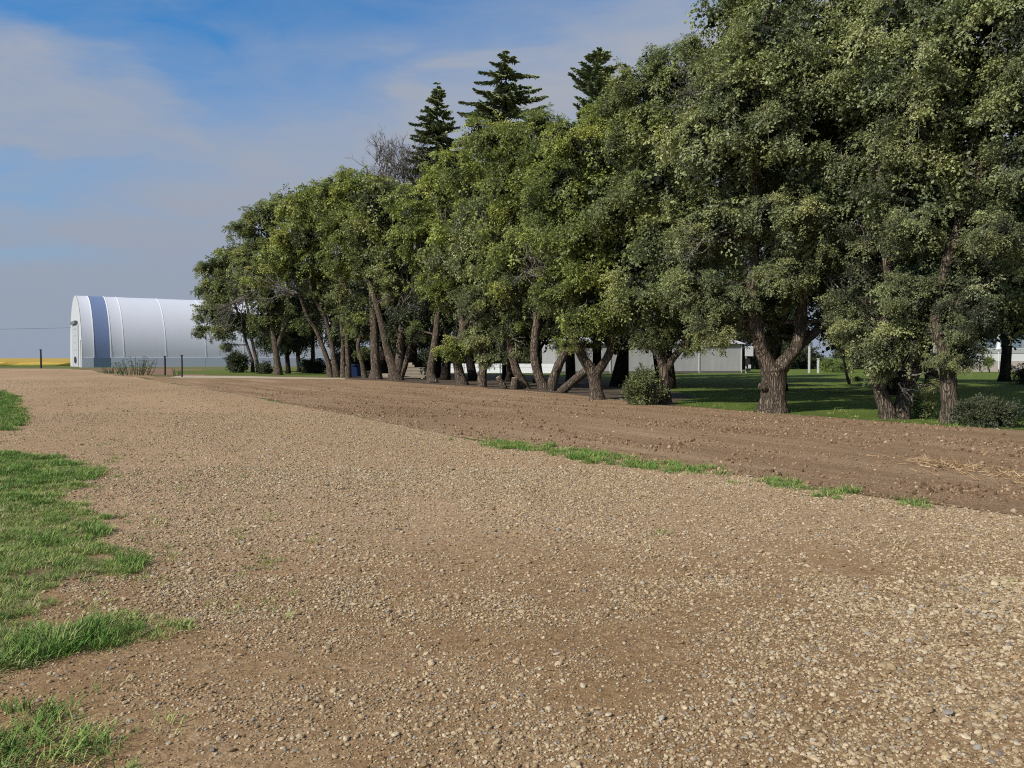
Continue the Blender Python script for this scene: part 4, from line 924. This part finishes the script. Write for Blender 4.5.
for i in range(len(seams)-1):
    b = MB(); arch(b, seams[i], seams[i+1]-.02); o = b.build('blue_panel' if i == 1 else 'cover_panel', MB_ if i == 1 else MW, BLD, True)
    if i == 1: o['label'] = 'blue cover stripe'
    b = MB(); w0 = O0+LD*(seams[i]+seams[i+1])/2; L2 = (seams[i+1]-seams[i])/2-.02
    b.box(w0 + np.array((0, 0, WH/2)) - WD*.02, (L2, .06, WH/2), ang); b.build('lower_wall', MSG if i == 1 else MSK, BLD); b = MB(); b.box(w0 + WD*2*BW + np.array((0, 0, WH/2)), (L2, .06, WH/2), ang)
    b.build('lower_wall', MSG if i == 1 else (MSK), BLD)
    if i > 0:
        b = MB(); arch(b, seams[i]-.10, seams[i]+.10, .03, 1); b.build('rib', MRB, BLD, True)
# end walls
for t, nm in ((-.05, 'end_wall'), (47.05, 'end_wall')):
    b = MB(); pr = [(-BW, 0.0)] + prof(36) + [(BW, 0.0)]; V = [O0 + LD*t + WD*(BW+x) + np.array((0, 0, z)) for x, z in pr] + [O0 + LD*t + WD*BW]
    n = len(pr); b.add(V, None, [(i, i+1, n) if t > 0 else (i+1, i, n) for i in range(n-1)]); b.build(nm, MDR, BLD)
b = MB(); b.box(O0 - LD*.12 + WD*BW*1.0 + np.array((0, 0, 3.9)), (.06, 5.2, 3.85), ang); dr = b.build('door', simple('door panel', (.42, .42, .44), .5, .05), BLD)
b = MB()
for z in (1.9, 3.2, 4.5, 5.8, 7.0): b.box(O0 - LD*.2 + WD*BW + np.array((0, 0, z)), (.03, 2.2, .09), ang)
b.build('panel_joint', MSH, dr)
b = MB(); b.box(O0 - LD*.38 + WD*BW + np.array((0, 0, 8.1)), (.18, 4.0, .28), ang); b.build('door_hood', simple('dark hood', (.15, .15, .16), .5), BLD)
b = MB(); cc = O0 - LD*.3 + WD*(BW-1.0) + np.array((0, 0, 1.3)); th = np.linspace(0, 2*PI, 21)[:-1]
for dd in (0,):
    ring = [cc + WD*3.0*.55*math.cos(a) + np.array((0, 0, .62*math.sin(a))) for a in th]; b.add(ring + [cc], None, [(i, (i+1) % 20, 20) for i in range(20)])
b.build('vent', MBK, BLD)
b = MB()   # pale door-side post strip
b.box(O0 - LD*.12 + WD*1.2 + np.array((0, 0, 2.4)), (.08, .18, 2.4), ang); b.build('corner_trim', MDR, BLD)

# power line to the building, fence posts
ML = simple('wire', (.05, .05, .06), .6)
b = MB(); t = np.linspace(0, 1, 40)[:, None]; a0 = np.array((-330.0, 176, 9.5)); a1 = O0 + WD*BW + np.array((-.3, 0, 7.2)) - LD*.5
p = a0 + (a1-a0)*t; p[:, 2] -= (4*1.6*t*(1-t))[:, 0]; b.tube(p, np.full(40, .024), 4); o = b.build('power_line', ML); tag(o, 'thin dark overhead wire running in from the left to the white building', 'wire')
MP = simple('dark post', (.035, .035, .03), .8)
for px, top, base, Y, l in [(41, 350, 368, 128, 'dark thin post standing against the yellow crop'), (165, 357, 375.5, 76, 'left dark fence post of the pair by the lane'), (182, 356, 377, 69.5, 'right dark fence post of the pair by the lane')]:
    c = P(px, base, Y); h = P(px, top, Y)[2]; r = .0011*Y
    root = empty('fence_post', (c[0], Y, 0), l, 'post', 'dark fence posts')
    b = MB(); b.tube([(c[0], Y, -.1), (c[0]+.02, Y, h*.5), (c[0], Y, h)], [r, r*.95, r*.9], 8); b.build('shaft', MP, root)
    b = MB(); b.tube([(c[0], Y, h), (c[0], Y, h+.10)], [r*1.5, r*1.3], 8); b.build('cap', MP, root)
sheet('soil_bank', [G(75, 369.0), G(150, 374.4), G(205, 376), G(205, 369.5), G(130, 368.2)], .007, simple('brown bank', (.22, .13, .075), .95, .35, 2), 'bare brown soil in front of the white building', jit=.05)

# ------------------------------------------------------------------ long shed, low fence, wood, bin, log, stumps
def m_shed():
    m, nt, out = mat('shed sheet'); v = coords(nt); g = coords(nt, (1, 1, .25))
    n = noise(nt, g, 1.2, 6, .65); sp = noise(nt, v, 9, 5, .75)
    c = mix(nt, n, (.27, .275, .285), (.44, .435, .43)); c = mix(nt, ramp(nt, sp, [(.56, 0.0), (.68, .6)]), c, (.22, .20, .17))
    w = N(nt, 'ShaderNodeTexWave', wave_type='BANDS', bands_direction='X'); nt.links.new(v, w.inputs[0]); w.inputs['Scale'].default_value = 3.2
    principled(nt, out, c, .6, bump(nt, w.outputs[1], .35, .03), .3); return m
MS = m_shed(); MTR = simple('shed trim', (.5, .5, .5), .6)
SX1 = (742-512)/F*88; SX0 = SX1-31; SY = 88.0; SR = math.atan2(-5.0, -31)
sd = np.array((math.cos(SR), math.sin(SR), 0)); sn = np.array((sd[1], -sd[0], 0)); S0 = np.array((SX1, SY, 0)); Ls = 20.8
if sn[1] > 0: sn = -sn
SHED = empty('long_shed', (SX1, SY, 0), 'long dirty white metal shed with vertical seams behind the trees', 'shed')
b = MB(); b.box(S0 + sd*Ls/2 - sn*4 + np.array((0, 0, 1.6)), (Ls/2, 4, 1.6), SR); b.build('wall', MS, SHED)
b = MB(); pr = [(-.35, 3.15), (4, 3.9), (8.35, 3.15), (4, 3.7)]
V = [S0 + sd*t - sn*x + np.array((0, 0, z+.06)) for t in (-.3, Ls+.3) for x, z in pr]; b.add(V, [(0, 1, 5, 4), (1, 2, 6, 5), (3, 0, 4, 7), (2, 3, 7, 6), (0, 3, 2, 1), (4, 5, 6, 7)]); b.build('roof', MTR, SHED)
for t in (0.1, 5, 10, 15, 20.6):
    b = MB(); b.box(S0 + sd*t + sn*.03 + np.array((0, 0, 1.6)), (.05, .05, 1.58), SR); b.build('seam', MTR, SHED)
b = MB(); b.box(S0 + sd*Ls/2 + sn*.02 + np.array((0, 0, .12)), (Ls/2, .05, .12), SR); b.build('sill', simple('shed base', (.12, .11, .10), .8), SHED)
mb = S0 + sn*.35 + sd*(-.3); MT = empty('electric_meter', tuple(mb), 'white electric box with black meter at the right corner of the long shed', 'meter')
b = MB(); b.box(mb + np.array((0, 0, 1.45)), (.05, .05, 1.5)); b.build('post', MTR, MT)
b = MB(); b.box(mb + sn*.16 + np.array((.25, 0, 2.4)), (.42, .12, .55)); b.build('box', MDR, MT)
b = MB(); b.box(mb + sn*.16 + np.array((.1, 0, 1.2)), (.20, .13, .42)); b.box(mb + sn*.16 + np.array((.15, 0, .35)), (.24, .1, .16)); b.build('meter', MBK, MT)
b = MB(); b.box(mb + sn*.3 + np.array((.25, 0, .72)), (.14, .05, .2)); b.build('conduit_box', MDR, MT)

# low white fence
FW = empty('low_fence', tuple(P(500, 377, 88)*(1, 1, 0)), 'low white panel fence seen between the trunks left of the long shed', 'fence')
MWH = simple('white board', (.62, .64, .68), .6, .06)
fa = P(428, 370, 90)*(1, 1, 0); fb = P(556, 370, 86)*(1, 1, 0); fd = (fb-fa); fl = np.linalg.norm(fd); fd /= fl; fr = math.atan2(fd[1], fd[0]); npan = 7
for i in range(npan):
    t = fl*(i+.5)/npan; b = MB()
    b.box(fa + fd*t + np.array((0, 0, .30)), (fl/npan/2-.03, .03, .29), fr); b.box(fa + fd*t + np.array((0, 0, .82)), (fl/npan/2-.03, .03, .21), fr); b.build('panel', MWH, FW)
for i in range(npan+1):
    b = MB(); b.box(fa + fd*fl*i/npan + np.array((0, -.06, .52)), (.06, .05, .54)); b.build('post', MWH, FW)

# blue bin
c = P(357, 378, 68.5)*(1, 1, 0); BN = empty('bin', tuple(c), 'dark blue square bin half hidden between thin stems', 'bin'); MBL = simple('blue plastic', (.012, .03, .095), .5, .15)
b = MB(); V = [c + np.array((sx*w, sy*w, z)) for z, w in ((.08, .42), (1.0, .52)) for sx, sy in ((-1, -1), (1, -1), (1, 1), (-1, 1))]
b.add(V, [(0, 1, 5, 4), (1, 2, 6, 5), (2, 3, 7, 6), (3, 0, 4, 7), (0, 3, 2, 1), (4, 5, 6, 7)]); b.build('body', MBL, BN)
b = MB(); b.box(c + np.array((0, 0, 1.06)), (.57, .57, .05)); b.box(c + np.array((0, -.58, 1.03)), (.3, .03, .03)); b.build('lid', MBL, BN)
for s in (-1, 1):
    b = MB(); b.tube([c + np.array((s*.36, .40, .1)), c + np.array((s*.44, .40, .1))], [.12, .12], 14); b.build('wheel', MBK, BN)

# stack of pale boards
c = P(414, 380, 63.5)*(1, 1, 0); WS = empty('board_stack', tuple(c), 'stack of pale sawn boards lying behind the many stemmed tree', 'lumber', None); MWD = simple('pale wood', (.36, .31, .24), .85, .3, 5)
b = MB(); rgs = np.random.default_rng(3)
for L in range(7):
    for i in range(4):
        b = MB(); b.box(c + np.array((rgs.uniform(-.1, .1), -.45+i*.3, .16+L*.115)), (1.0-.04*L, .13, .045), rgs.normal(0, .02)); b.build('board', MWD, WS)
b = MB()
for x in (-.7, .7): b.box(c + np.array((x, 0, .05)), (.07, .6, .055))
b.build('bearer', MWD, WS)
b = MB(); b.box(c + np.array((-.35, 0, 1.02)), (.38, .3, .09), .1); b.box(c + np.array((-.35, 0, 1.2)), (.24, .2, .085), -.1); b.build('block', MWD, WS)
c = P(388, 378, 64.5)*(1, 1, 0); PL = empty('plank_pile', tuple(c), 'pale planks lying low between the brown trunk and the many stemmed tree', 'planks')
for i in range(3): b = MB(); b.box(c + np.array((0, i*.22, .13+.105*i)), (1.1, .1, .05), .05); b.build('plank', MWD, PL)
for x in (-.8, .8): b = MB(); b.box(c + np.array((x, .2, .04)), (.06, .4, .039)); b.build('bearer', MWD, PL)

# leaning log and stumps
MCUT = simple('cut wood', (.42, .33, .24), .85, .25, 6)
def log(name, label, cat, a, b_, r, seed, seg=10):
    rg = np.random.default_rng(seed); root = empty(name, tuple(a), label, cat); t = MB(); pts = curve(a, b_, rg, 6, .02, .02)
    t.tube(pts, np.linspace(r*1.15, r*.9, 6), seg, 0, .08, rg); t.build('trunk', M['bark'], root, True)
    e = (pts[-1]-pts[-2]); e /= np.linalg.norm(e); t = MB(); t.tube([pts[-1]+e*.002, pts[-1]+e*.02], [r*.84, r*.82], seg); t.build('cut_end', MCUT, root)
log('leaning_log', 'fallen log leaning up against the pale Y forked tree', 'log', P(560, 392, 38)*(1, 1, 0) + (0, 0, -.02), P(593, 366, 36.5), .20, 5)
log('stump', 'short cut stump leaning left, the left one of two beside the grey leaning trunk', 'stump', P(505, 389, 42.8)*(1, 1, 0) + (0, 0, -.05), P(498, 377, 42.8), .15, 6)
log('stump', 'broad upright cut stump touching the grey leaning trunk', 'stump', P(514, 390, 42)*(1, 1, 0) + (0, 0, -.05), P(515, 378, 42.0), .20, 7)
log('stump', 'small sawn log end lying at the base of the tan trunk left of the fence', 'log', P(431, 384, 53.2)*(1, 1, 0) + (0, 0, .12), P(436.5, 383, 52.9)*(1, 1, 0) + (0, 0, .14), .15, 8)

# white posts beyond lawn
for px, top, l in [(809, 344, 'tall pale post left of the bright hedge'), (818, 359, 'short pale post in front of the bright hedge')]:
    c = P(px, 373, 87); h = P(px, top, 87)[2]; b = MB(); b.box((c[0], 87, h/2), (.09, .09, h/2)); b.box((c[0], 87, h+.03), (.13, .13, .03)); o = b.build('yard_post', MTR); tag(o, l, 'post')

# ------------------------------------------------------------------ house
HY = 96.0; hx0 = (948-512)/F*HY; hx1 = hx0+26
HS = empty('house', (hx0, HY, 0), 'white raised house with a band of large grey windows behind the right trees', 'house')
def slab(nm, z0, z1, m, y=0.0, x0=hx0, x1=hx1, par=HS, d=.1):
    b = MB(); b.box(((x0+x1)/2, HY+y+d, (z0+z1)/2), ((x1-x0)/2, d, (z1-z0)/2)); return b.build(nm, m, par)
zP = lambda py: float(P(900, py, HY)[2])
MHW = simple('white siding', (.62, .62, .62), .6, .05); MHG = simple('grey siding', (.36, .37, .37), .7, .08); MFO = simple('pinkish foundation', (.42, .36, .33), .85, .1)
mg, nt, out = mat('window glass'); principled(nt, out, (.16, .21, .26), .08, None, .6)
b = MB(); b.box(((hx0+hx1)/2, HY+2.7, 2.4), (13, 2.5, 2.4)); b.build('wall', MHG, HS)
slab('foundation', 0, zP(361), MFO, -.30, d=.15); slab('siding_band', zP(361)+.01, zP(353.5), MHW, -.2, d=.1); slab('grey_band', zP(353.5)+.01, zP(348.6), MHG, -.25, d=.12)
slab('fascia', zP(337), zP(334), MHW, -.4, d=.3)
x = hx0+1.0
while x < hx1-3:
    f = slab('window', zP(348.5), zP(337.2), MHW, -.16, x, x+3.0, HS, .08); slab('pane', zP(348.5)+.1, zP(337.2)-.08, mg, -.20, x+.1, x+1.45, f, .03); slab('pane', zP(348.5)+.1, zP(337.2)-.08, mg, -.20, x+1.55, x+2.9, f, .03); x += 3.15
b = MB(); V = [(hx0-.6, HY-.8, 4.62), (hx1+.6, HY-.8, 4.62), (hx1+.6, HY+2.7, 5.6), (hx0-.6, HY+2.7, 5.6), (hx0-.6, HY+6, 4.62), (hx1+.6, HY+6, 4.62)]
b.add(V, [(0, 1, 2, 3), (3, 2, 5, 4), (0, 4, 5, 1)], [(0, 3, 4), (1, 5, 2)]); b.build('roof', simple('dark shingles', (.07, .065, .06), .9, .3, 4), HS)
# white ornament / flag pole shape by the windows: slender white figure-like lawn ornament on a pole
c = P(998.5, 371, 92)*(1, 1, 0); TR = empty('garden_ornament', tuple(c), 'slender white garden ornament standing before the house windows', 'ornament')
b = MB(); b.tube([c, c + (0, 0, 2.6)], [.05, .05], 8); b.build('pole', MHW, TR)
b = MB(); zz = [2.6, 2.75, 3.0, 3.4, 3.7, 3.78, 3.9, 4.1, 4.25, 4.3]; rr = [.34, .32, .24, .17, .12, .08, .16, .2, .12, .02]; b.tube([c + (0, 0, z) for z in zz], rr, 14); b.build('figure', MHW, TR, True)

# ------------------------------------------------------------------ light and sky
EL, AZ = 36.0, math.degrees(math.atan2(-.78, -.62))
sd_ = Vector((math.sin(R(AZ))*math.cos(R(EL)), math.cos(R(AZ))*math.cos(R(EL)), math.sin(R(EL))))
sl = bpy.data.lights.new('sun', 'SUN'); sl.energy = 5.0; sl.angle = R(.6); sl.color = (1, .94, .84)
so = bpy.data.objects.new('sun', sl); col.objects.link(so); so.rotation_euler = (-sd_).to_track_quat('-Z', 'Y').to_euler()
w = bpy.data.worlds.new('World'); sc.world = w; w.use_nodes = True; nt = w.node_tree
bg = nt.nodes['Background']; SKY = .085; bg.inputs[1].default_value = SKY
sky = nt.nodes.new('ShaderNodeTexSky'); sky.sky_type = 'NISHITA'; sky.sun_disc = False; sky.sun_elevation = R(EL); sky.sun_rotation = R(AZ); sky.air_density = 1.0; sky.dust_density = .6; sky.ozone_density = 2.5
tc = nt.nodes.new('ShaderNodeTexCoord'); sx = nt.nodes.new('ShaderNodeSeparateXYZ'); nt.links.new(tc.outputs['Generated'], sx.inputs[0])
# project direction on a cloud plane
zz = math_(nt, 'ADD', math_(nt, 'MAXIMUM', sx.outputs[2], 0.0), .14)
cx = nt.nodes.new('ShaderNodeCombineXYZ'); nt.links.new(math_(nt, 'DIVIDE', sx.outputs[0], zz), cx.inputs[0]); nt.links.new(math_(nt, 'DIVIDE', sx.outputs[1], zz), cx.inputs[1])
mp = nt.nodes.new('ShaderNodeMapping'); mp.inputs['Scale'].default_value = (.85, 1.15, 1); mp.inputs['Rotation'].default_value = (0, 0, R(-14)); mp.inputs['Location'].default_value = (12.1, 7.7, 0); nt.links.new(cx.outputs[0], mp.inputs[0])
cl = noise(nt, mp.outputs[0], 1.0, 7, .52, .35)
clf = ramp(nt, cl, [(.45, 0.0), (.62, 1.0)])
# a veil of high haze: a bank whose upper edge climbs towards the right
edge = math_(nt, 'SUBTRACT', sx.outputs[2], math_(nt, 'MULTIPLY', sx.outputs[0], .30))
edge = math_(nt, 'SUBTRACT', edge, math_(nt, 'MULTIPLY', math_(nt, 'SUBTRACT', cl, .5), .30))
hz = ramp(nt, edge, [(.0, 1.0), (.27, .97), (.36, .52), (.47, .15), (.9, .2)])
cl2 = noise(nt, mp.outputs[0], 3.1, 6, .6, .8)
f = math_(nt, 'MAXIMUM', math_(nt, 'MULTIPLY', clf, .85), hz)
f = math_(nt, 'ADD', f, math_(nt, 'MULTIPLY', math_(nt, 'SUBTRACT', cl2, .5), ramp(nt, sx.outputs[2], [(.10, .05), (.32, .75)])))
fc = nt.nodes.new('ShaderNodeClamp'); nt.links.new(f, fc.inputs[0]); f = fc.outputs[0]
skyc = mix(nt, 1.0, sky.outputs[0], ramp(nt, sx.outputs[2], [(.42, (.20, .60, .86)), (.75, (.34, .42, .50))]), 'MULTIPLY'); skyc = mix(nt, 1.0, skyc, 2.1, 'MULTIPLY')
cloudc = ramp(nt, sx.outputs[2], [(0.0, (.295, .345, .435)), (.12, (.325, .365, .45)), (.35, (.385, .415, .48))])
hcn = mix(nt, 1.0, cloudc, [1/SKY]*3, 'MULTIPLY')
nt.links.new(mix(nt, f, skyc, hcn), bg.inputs[0])
sc.view_settings.view_transform = 'Standard'; sc.view_settings.look = 'None'; sc.view_settings.exposure = 0; sc.view_settings.gamma = 1
sc.cycles.max_bounces = 5; sc.cycles.diffuse_bounces = 3; sc.cycles.transparent_max_bounces = 4
sc.cycles.use_denoising = False; sc.cycles.filter_width = 1.1; sc.render.filter_size = 1.1
print('leaf verts', NT[0], 'objects', len(bpy.data.objects))
